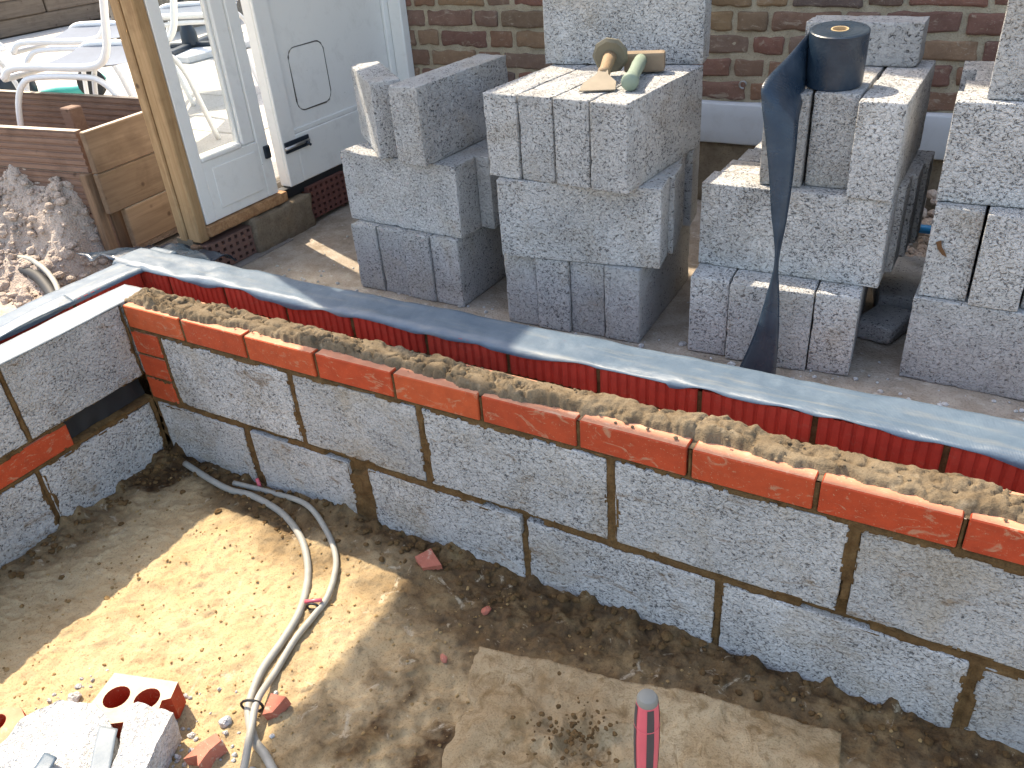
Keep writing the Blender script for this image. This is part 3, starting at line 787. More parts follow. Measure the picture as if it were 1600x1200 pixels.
ORD = ['first', 'second', 'third', 'fourth', 'fifth']
def row_ends(x, y, yaw, w, lev, where, n=4, offs=(0, 0, 0, 0), v0=0, depth=0.44):
    """n blocks on edge, ends to the camera: front-left corner at x,y"""
    pitch = (w - 0.1) / (n - 1)
    for i in range(n):
        u = 0.05 + pitch * i; vv = 0.22 + offs[i]
        px = x + u * math.cos(yaw) - vv * math.sin(yaw); py = y + u * math.sin(yaw) + vv * math.cos(yaw)
        loose(px, py, zl(lev), yaw + math.pi / 2, '%s end-on block from left, %s' % (ORD[i], where), 'stacked concrete blocks', v=(v0 + i) % 4, D=0.0985)
def row_long(x, y, yaw, lev, where, n=4, shifts=(0, 0, 0, 0), v0=0):
    for i in range(n):
        u = 0.22 + shifts[i]; vv = 0.05 + 0.1025 * i
        px = x + u * math.cos(yaw) - vv * math.sin(yaw); py = y + u * math.sin(yaw) + vv * math.cos(yaw)
        pos = 'front' if i == 0 else ('rearmost' if i == n - 1 else ORD[i] + ' from front')
        loose(px, py, zl(lev), yaw, 'lengthwise block, %s, %s' % (pos, where), 'stacked concrete blocks', v=(v0 + i) % 4)

# stack 1 (leftmost)
row_ends(0.225, 0.691, -0.021, 0.405, 0, 'bottom layer of the leftmost stack', offs=(0, 0.004, -0.003, 0.002))
row_long(0.200, 0.729, -0.067, 1, 'middle layer of the leftmost stack', shifts=(0, 0.045, 0.02, 0.03), v0=1)
a = -0.058
loose(0.465 + 0.05 * math.cos(a) - 0.22 * math.sin(a), 0.674 + 0.05 * math.sin(a) + 0.22 * math.cos(a), zl(2), a + math.pi / 2, 'single whole concrete block on edge on top of the leftmost stack', 'stacked concrete blocks', v=2)
a = 0.854
loose(0.391 + 0.0445 * math.cos(a) - 0.154 * math.sin(a), 0.688 + 0.0445 * math.sin(a) + 0.154 * math.cos(a), zl(2), a + math.pi / 2, 'cut concrete block turned skew at the left of the top of leftmost stack', 'stacked concrete blocks', L=0.309, D=0.089, v=1)
# stack 2 (tools on top)
row_ends(0.801, 0.660, 0.037, 0.402, 0, 'bottom layer of the stack under the hammer', offs=(0, -0.006, 0.003, 0), v0=2)
row_long(0.812, 0.636, 0.150, 1, 'middle layer of the stack under the hammer', shifts=(0, 0.012, 0.0, 0.02), v0=3)
row_ends(0.777, 0.661, -0.074, 0.412, 2, 'third layer of the stack under the hammer', offs=(0, 0.004, 0.002, -0.002), v0=1)
a = 0.155
loose(0.785 + 0.22 * math.cos(a) - 0.05 * math.sin(a), 0.990 + 0.22 * math.sin(a) + 0.05 * math.cos(a), zl(3), a, 'large block standing behind the hammer on top of its stack', 'stacked concrete blocks', v=0)
# stack 3 (roll on top)
row_ends(1.335, 0.678, 0.081, 0.405, 0, 'bottom layer of the stack under the black roll', offs=(0.012, 0, -0.004, 0.004), v0=3)
row_long(1.325, 0.774, 0.003, 1, 'middle layer of the stack under the black roll', shifts=(0, 0.015, 0.028, 0.04), v0=2)
for (x, y, a, nm, v_) in ((1.457, 0.796, 0.06, 'left', 0), (1.560, 0.820, 0.0, 'middle', 1), (1.6645, 0.764, -0.005, 'right', 2)):
    loose(x + 0.05 * math.cos(a) - 0.22 * math.sin(a), y + 0.05 * math.sin(a) + 0.22 * math.cos(a), zl(2), a + math.pi / 2, '%s of three end-on blocks directly under the black roll' % nm, 'stacked concrete blocks', v=v_, D=0.098)
loose(1.585 + 0.075 - 0.06, 1.103 + 0.05, zl(3), 0.0, 'short coarse offcut of block lying behind the black plastic roll', 'stacked concrete blocks', L=0.27, D=0.1, H=0.1, mat='block_coarse', v=0, chip=1.6)
# stack 4 (right edge)
row_long(1.846, 0.762, -0.018, 0, 'bottom layer of the stack at the right edge', n=4, v0=0)
row_ends(1.852, 0.772, 0.02, 0.412, 1, 'second layer of the stack at the right edge', offs=(0, -0.018, 0.004, 0), v0=1)
row_long(1.849, 0.800, 0.05, 2, 'third layer of the stack at the right edge', n=4, shifts=(0, 0.012, 0.03, 0.0), v0=2)
loose(1.904 + 0.05, 0.806 + 0.24, zl(3), math.pi / 2, 'topmost block seen end on on the stack at the right edge', 'stacked concrete blocks', v=3)

# ------------------------------------------------------------------ old house wall
YW = 1.80
house = thing('house_wall', 'old weathered red and brown brick wall of the house behind the stacks', 'wall')
box('mortar_backing', -0.40, 4.4, YW + 0.0055, YW + 0.30, 0.0, 4.3, M['old_mortar'], house, 0)
OLDB = {}
def old_brick(L, v):
    key = (round(L, 3), v)
    if key not in OLDB:
        r_ = rough_box(L, 0.05, 0.0575, 0.022, 0.006, 0.0085, 200 + v * 13 + int(L * 1000), M['old'], 'brick', 0.8, 30); OLDB[key] = r_
    return OLDB[key]
rj = random.Random(12)
zrow = 0.462; row = 0
while zrow < 1.20:
    x = -0.30 - (0.0 if row % 2 else 0.17); k = row % 2
    while x < 3.2:
        L = 0.212 if k % 2 == 0 else 0.100
        if x + L > -0.27:
            link('brick', old_brick(L, rj.randrange(4)), house, (x + L / 2, YW + 0.0235 + rj.uniform(-0.004, 0.003), zrow + rj.uniform(-0.0025, 0.0025)), (0, rj.uniform(-0.012, 0.012), rj.uniform(-0.012, 0.012)))
        x += L + 0.0175; k += 1
    zrow += 0.0757; row += 1
# painted plinth band and rough footing
pl = rough_box(4.6, 0.05, 0.142, 0.04, 0.006, 0.002, 77, M['plinth'], 'plinth', 0.5, 20)
link('plinth', pl, house, (2.0, YW - 0.006, 0.312))
ft_ = rough_box(4.6, 0.10, 0.25, 0.035, 0.01, 0.016, 78, M['old_conc'], 'footing', 1.0, 18)
link('footing', ft_, house, (2.0, YW + 0.045, 0.058))
V, F = tube_pts([(1.125 + 0.012 * math.cos(t * 0.5), YW - 0.012, 0.515 + 0.012 * math.sin(t * 0.5)) for t in range(11)], 0.003, 6)
link('wire_eye', mesh('wire_eye', V, F, M['steel'], True), house)

# added canopy, unseen overhead: outline shaped to shade the right half of the yard
canopy = thing('added_canopy', 'flat white canopy panel added overhead, out of view, to cast shade', 'shade_helper')
prism('shade_panel', [(-0.842, -0.95), (0.60, -0.95), (0.60, 0.560), (-0.55, 0.583), (-0.842, 0.602)], 2.50, 2.53, M['canopy'], canopy)
for x in (-0.7, 0.5): tube('added_wire', [(x, 0.50, 2.53), (x, YW + 0.02, 3.4)], 0.003, M['steel'], canopy, 6)

# ------------------------------------------------------------------ door frame and doors
XD = -0.34
dr = thing('glazed_door', 'white glazed door with raw timber post and one tall pane', 'door')
box('post', XD - 0.060, XD - 0.002, 0.562, 0.6045, 0.20, 2.30, M['raw'], dr, 0.004)
box('post', XD - 0.100, XD - 0.063, 0.558, 0.6045, 0.20, 2.30, M['raw'], dr, 0.004)
box('post_bead', XD - 0.112, XD - 0.1015, 0.566, 0.6045, 0.22, 2.30, M['raw'], dr, 0.002)
box('stile', XD - 0.05, XD, 0.606, 0.652, 0.252, 1.52, M['white'], dr, 0.002)
box('stile', XD - 0.05, XD, 0.907, 0.957, 0.252, 1.52, M['white'], dr, 0.002)
box('bottom_rail', XD - 0.05, XD - 0.001, 0.6525, 0.9065, 0.252, 0.452, M['white'], dr, 0.002)
box('bottom_panel', XD - 0.001, XD + 0.003, 0.685, 0.885, 0.285, 0.425, M['white'], dr, 0.002)
box('glazing_bead', XD - 0.042, XD - 0.006, 0.846, 0.9065, 0.4525, 1.45, M['white'], dr, 0.006)
box('glazing_bead', XD - 0.036, XD - 0.016, 0.834, 0.8455, 0.4525, 1.45, M['white'], dr, 0.003)
box('glazing_bead', XD - 0.042, XD + 0.004, 0.6525, 0.8335, 0.4525, 0.470, M['white'], dr, 0.004)
box('glass_pane', XD - 0.031, XD - 0.027, 0.652, 0.838, 0.466, 1.452, M['glass'], dr, 0)
box('top_rail', XD - 0.05, XD - 0.001, 0.6525, 0.9065, 1.45, 1.52, M['white'], dr, 0.002)
box('catch', XD, XD + 0.012, 0.925, 0.952, 0.385, 0.430, M['dark_metal'], dr, 0.003)
sl = rough_box(0.385, 0.09, 0.036, 0.012, 0.003, 0.0016, 301, M['raw_sill'], 'sill', 1.0, 40)
link('sill', sl, dr, (XD - 0.03, 0.79, 0.213), (0, 0, math.pi / 2))

fl = thing('timber_door', 'white panelled door with black bolt and sealed pet flap', 'door', (0, 0, 0))
box('door_leaf', XD - 0.055, XD - 0.012, 1.024, 1.722, 0.248, 1.52, M['white'], fl, 0.003)
box('stile', XD - 0.012, XD, 1.024, 1.098, 0.248, 1.52, M['white'], fl, 0.003)
box('bottom_rail', XD - 0.012, XD - 0.0005, 1.0985, 1.722, 0.248, 0.425, M['white'], fl, 0.004)
box('panel_moulding', XD - 0.012, XD - 0.004, 1.0985, 1.722, 0.4255, 0.444, M['white'], fl, 0.003)
# sealed flap: rounded plate with a cracked seam round it
def rr(cy, cz, w, h, r, n=6):
    out = []
    for sx, sz, a0 in ((1, 1, 0), (-1, 1, 90), (-1, -1, 180), (1, -1, 270)):
        for k in range(n + 1):
            a_ = math.radians(a0 + 90 * k / n); out.append((cy + sx * (w / 2 - r) + r * math.cos(a_), cz + sz * (h / 2 - r) + r * math.sin(a_)))
    return out
pp = rr(1.247, 0.605, 0.186, 0.215, 0.035)
V = [(XD - 0.0125, y, z) for y, z in pp] + [(XD - 0.0098, y, z) for y, z in pp]; n_ = len(pp)
F = [tuple(range(n_, 2 * n_))] + [(i, (i + 1) % n_, n_ + (i + 1) % n_, n_ + i) for i in range(n_)]
link('flap_plate', mesh('flap_plate', V, F, M['white']), fl)
path = [(XD - 0.0112, y, z) for y, z in rr(1.247, 0.605, 0.192, 0.221, 0.038)]; path = path + path[:2]
V, F = tube_pts(path, [0.0004 + 0.0026 * abs(math.sin(i * 1.7)) * (0.3 + abs(math.sin(i * 0.37))) for i in range(len(path))], 5)
link('flap_seam', mesh('flap_seam', V, F, M['crack'], True), fl)
b_ = box('bolt', XD, XD + 0.008, 1.030, 1.160, 0.372, 0.412, M['dark_metal'], fl, 0.002)
tube('bolt_bar', [(XD + 0.014, 1.022, 0.392), (XD + 0.014, 1.15, 0.394)], 0.006, M['steel'], b_, 8)
tube('bolt_knob', [(XD + 0.014, 1.13, 0.394), (XD + 0.034, 1.135, 0.380)], 0.005, M['dark_metal'], b_, 8)

fr = thing('door_frame', 'white painted door jamb and unseen solid panel added over the doors for shade', 'door frame')
box('jamb', XD - 0.08, XD - 0.001, 1.724, YW + 0.01, 0.20, 2.30, M['white'], fr, 0.004)
box('jamb_board', XD + 0.0, XD + 0.062, 1.752, YW - 0.001, 0.30, 2.30, M['white'], fr, 0.004)
box('shade_head_panel', XD - 0.07, XD - 0.004, 0.606, 1.722, 1.70, 2.46, M['white'], fr, 0.004)  # unseen panel, added and sized to shade the left stack

base = thing('door_base_wall', 'low masonry base with perforated air bricks under the doors', 'wall')
def air_brick(y0, y1, z0, z1, ny, nz, mat):
    """face with recessed square holes; front at x = XD+0.012"""
    xf = XD + 0.014; xb = xf - 0.05; V = []; F = []; cw = (y1 - y0) / ny; ch = (z1 - z0) / nz
    def quad(*p): 
        k = len(V); V.extend(p); F.append((k, k + 1, k + 2, k + 3))
    for i in range(ny):
        for j in range(nz):
            a, b, c, d = y0 + i * cw, y0 + (i + 1) * cw, z0 + j * ch, z0 + (j + 1) * ch
            a2, b2, c2, d2 = a + cw * .27, b - cw * .27, c + ch * .25, d - ch * .25
            quad((xf, a, c), (xf, b, c), (xf, b2, c2), (xf, a2, c2)); quad((xf, b, c), (xf, b, d), (xf, b2, d2), (xf, b2, c2))
            quad((xf, b, d), (xf, a, d), (xf, a2, d2), (xf, b2, d2)); quad((xf, a, d), (xf, a, c), (xf, a2, c2), (xf, a2, d2))
            for p, q in (((a2, c2), (b2, c2)), ((b2, c2), (b2, d2)), ((b2, d2), (a2, d2)), ((a2, d2), (a2, c2))):
                quad((xf, *p), (xf, *q), (xb, *q), (xb, *p))
            quad((xb, a2, c2), (xb, b2, c2), (xb, b2, d2), (xb, a2, d2))
    quad((xf, y0, z1), (xf, y1, z1), (xb, y1, z1), (xb, y0, z1)); quad((xf, y0, z0), (xf, y0, z1), (xb, y0, z1), (xb, y0, z0)); quad((xf, y1, z0), (xf, y1, z1), (xb, y1, z1), (xb, y1, z0))
    return link('air_brick', mesh('air_brick', V, F, mat), base)
air_brick(0.565, 0.775, 0.088, 0.190, 7, 4, M['terracotta'])
air_brick(1.09, 1.305, 0.100, 0.225, 7, 5, M['red_air'])
link('rubble_infill', rough_box(0.31, 0.09, 0.14, 0.02, 0.012, 0.008, 303, M['old_conc'], 'rubble_infill', 1.2, 25), base, (XD - 0.015, 0.932, 0.070), (0, 0, math.pi / 2))
link('rubble_infill', rough_box(0.49, 0.09, 0.15, 0.02, 0.012, 0.008, 304, M['old_conc'], 'rubble_infill', 1.2, 25), base, (XD - 0.018, 1.555, 0.070), (0, 0, math.pi / 2))
box('backing', XD - 0.12, XD - 0.04, 0.56, YW, -0.1, 0.209, M['old_conc'], base, 0)
box('shadow_strip', XD - 0.045, XD - 0.004, 0.985, YW - 0.08, 0.212, 0.2475, M['black'], base, 0.002)  # black strip standing in for the shadow under the right door
box('end_board', XD - 0.03, XD + 0.01, 0.535, 0.556, 0.085, 0.20, M['post'], base, 0.003)

# ------------------------------------------------------------------ yard outside: patio, planter, soil
PT = 0.25
o = box('patio_base', -30, XD - 0.125, 0.93, 30, -0.3, PT - 0.014, M['grey_ground'], None, 0); tag(o, kind='structure')
o = box('patio_base', -30, -1.95, -6, 0.929, -0.3, PT - 0.014, M['grey_ground'], None, 0); tag(o, kind='structure')
pav = link('patio', None); tag(pav, kind='structure')
SL = bm_mesh('paving_slab', box_bm(-0.297, 0.297, -0.297, 0.297, -0.03, 0.0, 0.004), M['patio'])
for i in range(12):
    for j in range(11):
        x = -0.78 - 0.604 * i; y = 1.24 + 0.604 * j
        if x - 0.3 < -6.0: continue
        link('paving_slab', SL, pav, (x, y, PT + JIT.uniform(-0.002, 0.002)), (JIT.uniform(-0.003, 0.003), JIT.uniform(-0.003, 0.003), 0))
o = box('yard_ground', -1.95, -0.29, -6, 0.93, -0.3, 0.085, M['grey_ground'], None, 0); tag(o, kind='structure')

# soil heap
xs2 = np.arange(-2.0, -0.30, 0.0085); ys2 = np.arange(-0.35, 0.60, 0.0085)
X, Y = np.meshgrid(xs2, ys2, indexing='ij')
yf = 0.49 + 0.105 * (X + 0.72)
ridge_y = 1 - sstep(-0.02, 0.30, yf - Y)
hh = 0.285 * ridge_y * sstep(0.70, 0.84, -X) + 0.012
hh = hh * (1 + 0.25 * fbm(X * 4, Y * 4, 0, 121, 3)) + 0.06 * fbm(X * 9, Y * 9, 0, 122, 4) * (0.1 + ridge_y) * sstep(0.66, 0.78, -X) + 0.022 * fbm(X * 16, Y * 16, 0, 123, 3) * (0.12 + ridge_y)
hh -= 0.09 * np.exp(-(((X + 0.93) / 0.10) ** 2 + ((Y - 0.33) / 0.05) ** 2))
Zs = 0.078 + np.clip(hh, -0.02, 1)
Zs -= 0.20 * sstep(-0.62, -0.45, X)
o = link('soil_heap', grid_mesh('soil_heap', X, Y + 0.012 * fbm(X * 30, Zs * 30, 0, 126, 3), Zs, M['soil'], True)); tag(o, kind='structure')
cl = []
for _ in range(4200):
    i = rng.integers(0, len(xs2)); j = rng.integers(20, len(ys2)); 
    if xs2[i] > -0.6 or ys2[j] > 0.52 or ys2[j] < 0.12: continue
    r = abs(rng.normal(0, 0.006)) + 0.003 + (0.014 * rng.random() if rng.random() < 0.16 else 0); cl.append((xs2[i], ys2[j], Zs[i, j] + r * 0.3, r))
o = clods('soil_clods', cl, M['soil'], 6); tag(o, 'loose crumbs and clods on the soil heap before the planter', 'soil clods', kind='stuff')

# timber planter
pn = thing('timber_planter', 'brown timber planter box of grooved boards beside the soil heap', 'planter')
def groove_board(L, H, T, n=7, mat=None, name='board'):
    pr = [(0.0, 0.0)]; p = H / n
    for k in range(n):
        z = k * p
        pr += [(0.0, z + p * 0.12), (-0.0, z + p * 0.62), (0.0045, z + p * 0.72), (0.0045, z + p * 0.92)]
    pr += [(0.0, H), (T, H), (T, 0)]
    poly = [pr[0]]
    for q in pr[1:]:
        if (q[0] - poly[-1][0]) ** 2 + (q[1] - poly[-1][1]) ** 2 > 1e-9: poly.append(q)
    n_ = len(poly); V = [(0, y, z) for y, z in poly] + [(L, y, z) for y, z in poly]
    F = [tuple(range(n_)), tuple(range(n_, 2 * n_))[::-1]] + [(i, n_ + i, n_ + (i + 1) % n_, (i + 1) % n_) for i in range(n_)]
    me = mesh(name, V, F, mat); bm = bmesh.new(); bm.from_mesh(me); bmesh.ops.recalc_face_normals(bm, faces=bm.faces); bm.to_mesh(me); bm.free()
    return me
fa = math.atan2(-0.105, -1.0)                   # front boards run to -X, slightly toward -Y
# front: top grooved board + lower ones (mostly in soil); board mesh grows along +x, so start at far end
c0 = Vector((-0.722, 0.490)); dr_ = Vector((-math.cos(0.105), -math.sin(0.105)))
far = c0 + dr_ * 1.25
FB = pale_top(groove_board(1.25, 0.140, 0.026, 6, M['deck_x']), M['sunlit_edge'])
for k in range(3): link('board', FB, pn, (far.x, far.y, 0.148 + 0.1425 * k), (0, 0, 0.105))
BB = pale_top(groove_board(1.15, 0.140, 0.026, 6, M['deck_x']), M['sunlit_edge'])
for k in range(3): link('board', BB, pn, (-1.93, 0.842, 0.148 + 0.1425 * k), (0, 0, 0.056))
# right side: three plain boards
ra = math.pi / 2 + 0.085
for k, (y0, z0, L) in enumerate(((0.060, 0.148, 0.40), (0.0, 0.2905, 0.46), (0.0, 0.433, 0.46))):
    me = bm_mesh('board', box_bm(0, L, -0.026, 0, 0, 0.1395, 0.003), M['deck_side']); pale_top(me, M['sunlit_edge'])
    ox = -0.70 + y0 * math.cos(ra); oy = 0.487 + y0 * math.sin(ra)
    link('board', me, pn, (ox + JIT.uniform(-0.002, 0.002), oy, z0), (0, 0, ra))
box('post', -0.752, -0.716, 0.468, 0.506, 0.10, 0.432, M['post'], pn, 0.004)
box('post', -0.775, -0.727, 0.52, 0.568, 0.10, 0.43, M['post'], pn, 0.004)
box('post', -1.16, -1.10, 0.735, 0.79, 0.10, 0.565, M['deck_x'], pn, 0.004)
box('planter_soil', -1.9, -0.76, 0.52, 0.83, 0.10, 0.21, M['soil'], pn, 0)

# black hose lying at far left
tube('drain_hose', [(-1.5, 0.16, 0.12), (-1.2, 0.23, 0.125), (-1.0, 0.262, 0.13), (-0.86, 0.255, 0.135), (-0.74, 0.218, 0.13), (-0.60, 0.155, 0.12), (-0.45, 0.06, 0.11)], 0.020, M['black'], None, 12, 6)
tag(bpy.data.objects['drain_hose'], 'thick black hose on the ground left of the wall corner', 'hose')
tube('thin_conduit', [(-1.4, 0.22, 0.14), (-1.0, 0.29, 0.165), (-0.85, 0.278, 0.165), (-0.70, 0.228, 0.15), (-0.56, 0.150, 0.13), (-0.42, 0.05, 0.115)], 0.009, M['cable'], None, 10, 6)
tag(bpy.data.objects['thin_conduit'], 'thin pale conduit lying along the black hose at left', 'conduit')

# back garden walls
sw = thing('sleeper_wall', 'low grey timber sleeper wall at the far side of the patio', 'wall')
SB = bm_mesh('sleeper', box_bm(-0.10, 0.10, -0.79, 0.79, 0, 0.138, 0.008), M['sleeper'])
for k in range(3):
    for j in range(5):
        link('sleeper', SB, sw, (-6.05 + JIT.uniform(-0.01, 0.01), 2.4 + 1.6 * j + (0.7 if k % 2 else 0), PT + 0.141 * k), (0, 0, JIT.uniform(-0.01, 0.01)))
box('capping', -6.22, -5.90, 1.6, 9.6, PT + 0.424, PT + 0.46, M['canopy'], sw, 0.004)
sg = box('raised_bed_ground', -30, -6.2, 0.5, 30, 0.0, PT + 0.40, M['soil'], None, 0); tag(sg, kind='structure')
lw = link('low_garden_wall', rough_box(4.0, 0.22, 0.62, 0.05, 0.012, 0.01, 311, M['stone'], 'low_garden_wall', 1, 12), None, (-4.35, 5.45, PT - 0.02), (0, 0, math.pi / 2))
tag(lw, 'speckled grey-brown low garden wall seen through the door pane', 'wall')

# ------------------------------------------------------------------ patio chairs and parasol
def make_chair():
    root = thing('patio_chair', 'x', 'chair', group='white patio chairs')
    # local: seat faces +X, width along Y
    W = 0.25
    for s in (-1, 1):
        y = s * W
        tube('side_frame', [(-0.34, y, 0.92), (-0.30, y, 0.74), (-0.255, y, 0.56), (-0.225, y, 0.475), (-0.175, y, 0.432), (-0.08, y, 0.425), (0.12, y, 0.435), (0.215, y, 0.430), (0.255, y, 0.395)], 0.0145, M['tube'], root, 8, 4)
        tube('leg', [(-0.30, y * 1.05, 0.0), (-0.262, y * 1.03, 0.16), (-0.225, y * 1.02, 0.30), (-0.17, y * 1.02, 0.372), (-0.09, y * 1.02, 0.392), (0.10, y * 1.02, 0.398), (0.175, y * 1.02, 0.375), (0.225, y * 1.03, 0.30), (0.262, y * 1.04, 0.16), (0.29, y * 1.05, 0.0)], 0.012, M['tube'], root, 8, 4)
    tube('cross_bar', [(0.255, -W, 0.395), (0.262, 0, 0.385), (0.255, W, 0.395)], 0.0125, M['tube'], root, 8)
    tube('cross_bar', [(-0.34, -W, 0.92), (-0.36, 0, 0.945), (-0.34, W, 0.92)], 0.0145, M['tube'], root, 8, 3)
    u, v = np.meshgrid(np.linspace(-0.20, 0.235, 16), np.linspace(-W, W, 14), indexing='ij')
    link('seat', grid_mesh('seat', u, v, 0.430 - 0.045 * (1 - (v / W) ** 2) * (1 - ((u - 0.02) / 0.24) ** 2 * 0.6), M['mesh']), root)
    u, v = np.meshgrid(np.linspace(0.0, 1.0, 14), np.linspace(-W, W, 14), indexing='ij')
    link('backrest', grid_mesh('backrest', -0.285 - 0.05 * u - 0.02 * (1 - (v / W) ** 2), v, 0.66 + 0.24 * u, M['mesh']), root)
    return root
def copy_tree(o):
    c = o.copy(); COL.objects.link(c)
    for ch in list(o.children):
        d = ch.copy(); COL.objects.link(d); d.parent = c
    return c
ch0 = make_chair()
spots = [((-1.37, 1.10), math.atan2(-0.34, -0.94), 'white tubular chair with grey mesh seat nearest behind the timber planter'),
         ((-2.02, 1.55), math.atan2(-0.42, -0.90), 'white patio chair second in the row behind the planter'),
         ((-2.02, 2.22), math.atan2(-0.45, -0.55), 'white patio chair seen through the glass door pane'),
         ((-2.45, 0.95), math.atan2(0.45, 0.9), 'white patio chair at the left edge with its back turned')]
for i, (p, a, lb) in enumerate(spots):
    c = ch0 if i == 0 else copy_tree(ch0)
    c.location = (p[0], p[1], PT); c.rotation_euler = (0, 0, a); c['label'] = lb

ps = thing('parasol_stand', 'dark parasol pole on a flat crossed base seen through the door pane', 'parasol stand', (-3.2, 3.12, PT))
tube('pole', [(0, 0, 0.05), (0, 0, 2.3)], 0.032, M['dark_metal'], ps, 12)
box('base_plate', -0.30, 0.30, -0.30, 0.30, 0.0, 0.045, M['plinth'], ps, 0.006)
for a in (0.4, 0.4 + math.pi / 2):
    d = box('cross_foot', -0.36, 0.36, -0.03, 0.03, 0.047, 0.075, M['dark_metal'], ps, 0.005); d.rotation_euler = (0, 0, a)
lathe('hub', [(0.06, 0.06), (0.055, 0.14), (0.036, 0.20)], M['dark_metal'], ps, 16)

hs = thing('garden_sprinkler', 'teal plastic wheeled garden tool lying under the patio chairs', 'garden tool', (-2.75, 1.86, PT + 0.005))
tube('body', [(-0.30, -0.10, 0.02), (-0.12, -0.03, 0.04), (0.05, 0.03, 0.05), (0.14, 0.10, 0.11)], [0.022, 0.034, 0.034, 0.02], M['teal'], hs, 10, 4)
w = lathe('wheel', [(0.03, -0.02), (0.075, -0.022), (0.085, 0.0), (0.075, 0.022), (0.03, 0.02)], M['black'], hs, 20, (0.10, 0.04, 0.085), (math.pi / 2, 0, 0.5))
tb = thing('dark_storage_bag', 'dark blue bag lying on the patio at the far left', 'bag', (-3.05, 1.55, PT))
link('body', rough_box(0.45, 0.30, 0.22, 0.03, 0.07, 0.02, 411, M['dark_metal'], 'body', 0.2, 9), tb)
V, F = tube_pts(smooth_path([(-0.12, -0.1, 0.20), (-0.1, -0.13, 0.28), (0.1, -0.13, 0.28), (0.12, -0.1, 0.20)], 5), 0.01, 6)
link('handle', mesh('handle', V, F, M['dark_metal'], True), tb)

# ------------------------------------------------------------------ things on and around the stacks
ZT = zl(3)
# bolster chisel
bc = thing('bolster_chisel', 'dusty bolster chisel with round hand guard on the middle stack', 'chisel', (1.052, 0.80, ZT))
tip = Vector((0.020, -0.085, 0.004)); grd = Vector((-0.020, 0.085, 0.050)); ax = (grd - tip).normalized()
q = ax.to_track_quat('Z', 'Y').to_euler()
# blade: flared plate
side = Vector((0.93, 0.36, 0)).normalized()
V = []; 
for t_, w_, h_ in ((0.0, 0.044, 0.0015), (0.035, 0.040, 0.004), (0.065, 0.016, 0.008), (0.085, 0.011, 0.010)):
    c = tip + ax * t_; up_ = side.cross(ax).normalized()
    if up_.z < 0: up_ = -up_
    for a_, b_2 in ((-1, -1), (1, -1), (1, 1), (-1, 1)): V.append(c + side * w_ * a_ + up_ * h_ * b_2)
F = [(3, 2, 1, 0), (12, 13, 14, 15)] + [(4 * i + k, 4 * i + (k + 1) % 4, 4 * i + 4 + (k + 1) % 4, 4 * i + 4 + k) for i in range(3) for k in range(4)]
link('blade', mesh('blade', V, F, M['chisel']), bc)
tube('grip', [tip + ax * 0.08, tip + ax * 0.095, tip + ax * 0.10, tip + ax * 0.135, tip + ax * 0.19], [0.013, 0.0165, 0.0135, 0.0155, 0.018], M['chisel_grip'], bc, 14)
g_ = lathe('hand_guard', [(0.018, -0.006), (0.040, -0.006), (0.047, 0.0), (0.046, 0.006), (0.040, 0.008), (0.018, 0.006)], M['guard'], bc, 9, tuple(grd), tuple(q))
tube('head', [grd, grd + ax * 0.04], 0.013, M['chisel'], bc, 10)
# club hammer
hm = thing('club_hammer', 'club hammer with pale green rubber handle beside the chisel', 'hammer', (1.118, 0.85, ZT))
h0 = Vector((0.030, -0.115, 0.021)); h1 = Vector((-0.022, 0.085, 0.034)); ha = (h1 - h0).normalized()
tube('handle', [h0, h0 + ha * 0.006, h0 + ha * 0.022, h0 + ha * 0.04, h0 + ha * 0.10, h0 + ha * 0.150, h0 + ha * 0.155, h0 + ha * 0.20], [0.019, 0.0215, 0.021, 0.0165, 0.0160, 0.0175, 0.0165, 0.0165], M['ham_handle'], hm, 16)
hd = link('hammer_head', bm_mesh('hammer_head', box_bm(-0.052, 0.052, -0.021, 0.021, 0.0, 0.048, 0.007, None, 2), M['ham_head']), hm, (-0.016, 0.095, 0.003), (0, 0, 0.30))

# roll of damp proof plastic with unrolled tail
rl = thing('damp_proof_roll', 'black plastic damp proof roll standing on a stack, tail hanging down in front', 'plastic roll', (1.583, 0.895, ZT + 0.001))
tl = (math.radians(7), math.radians(2), 0)
body = lathe('roll_body', [(0.0185, 0.116), (0.0255, 0.1165), (0.030, 0.1150), (0.034, 0.1165), (0.041, 0.1152), (0.047, 0.1168), (0.053, 0.1154), (0.058, 0.1168), (0.0625, 0.116), (0.064, 0.1145), (0.0645, 0.06), (0.064, 0.0), (0.0185, 0.0)], M['dpc_roll'], rl, 56, (0, 0, 0.006), tl, False)
lathe('cardboard_core', [(0.0188, 0.002), (0.0188, 0.1172), (0.0160, 0.1172), (0.0160, 0.002)], M['card'], body, 32, (0, 0, 0), (0, 0, 0), False)
# tail: ribbon given by its two long edges (world coordinates)
eA = [(1.526, 0.875, 0.852), (1.500, 0.800, 0.812), (1.472, 0.715, 0.772), (1.474, 0.700, 0.735), (1.486, 0.690, 0.690), (1.508, 0.675, 0.600), (1.526, 0.662, 0.505), (1.548, 0.648, 0.395), (1.538, 0.642, 0.300), (1.522, 0.632, 0.205), (1.502, 0.622, 0.130), (1.49, 0.615, 0.088)]
eB = [(1.530, 0.868, 0.738), (1.540, 0.800, 0.712), (1.548, 0.745, 0.690), (1.553, 0.725, 0.662), (1.556, 0.712, 0.630), (1.560, 0.692, 0.560), (1.560, 0.674, 0.480), (1.556, 0.656, 0.385), (1.567, 0.646, 0.310), (1.578, 0.634, 0.220), (1.584, 0.620, 0.140), (1.585, 0.612, 0.088)]
A_ = smooth_path(eA, 6); B_ = smooth_path(eB, 6)
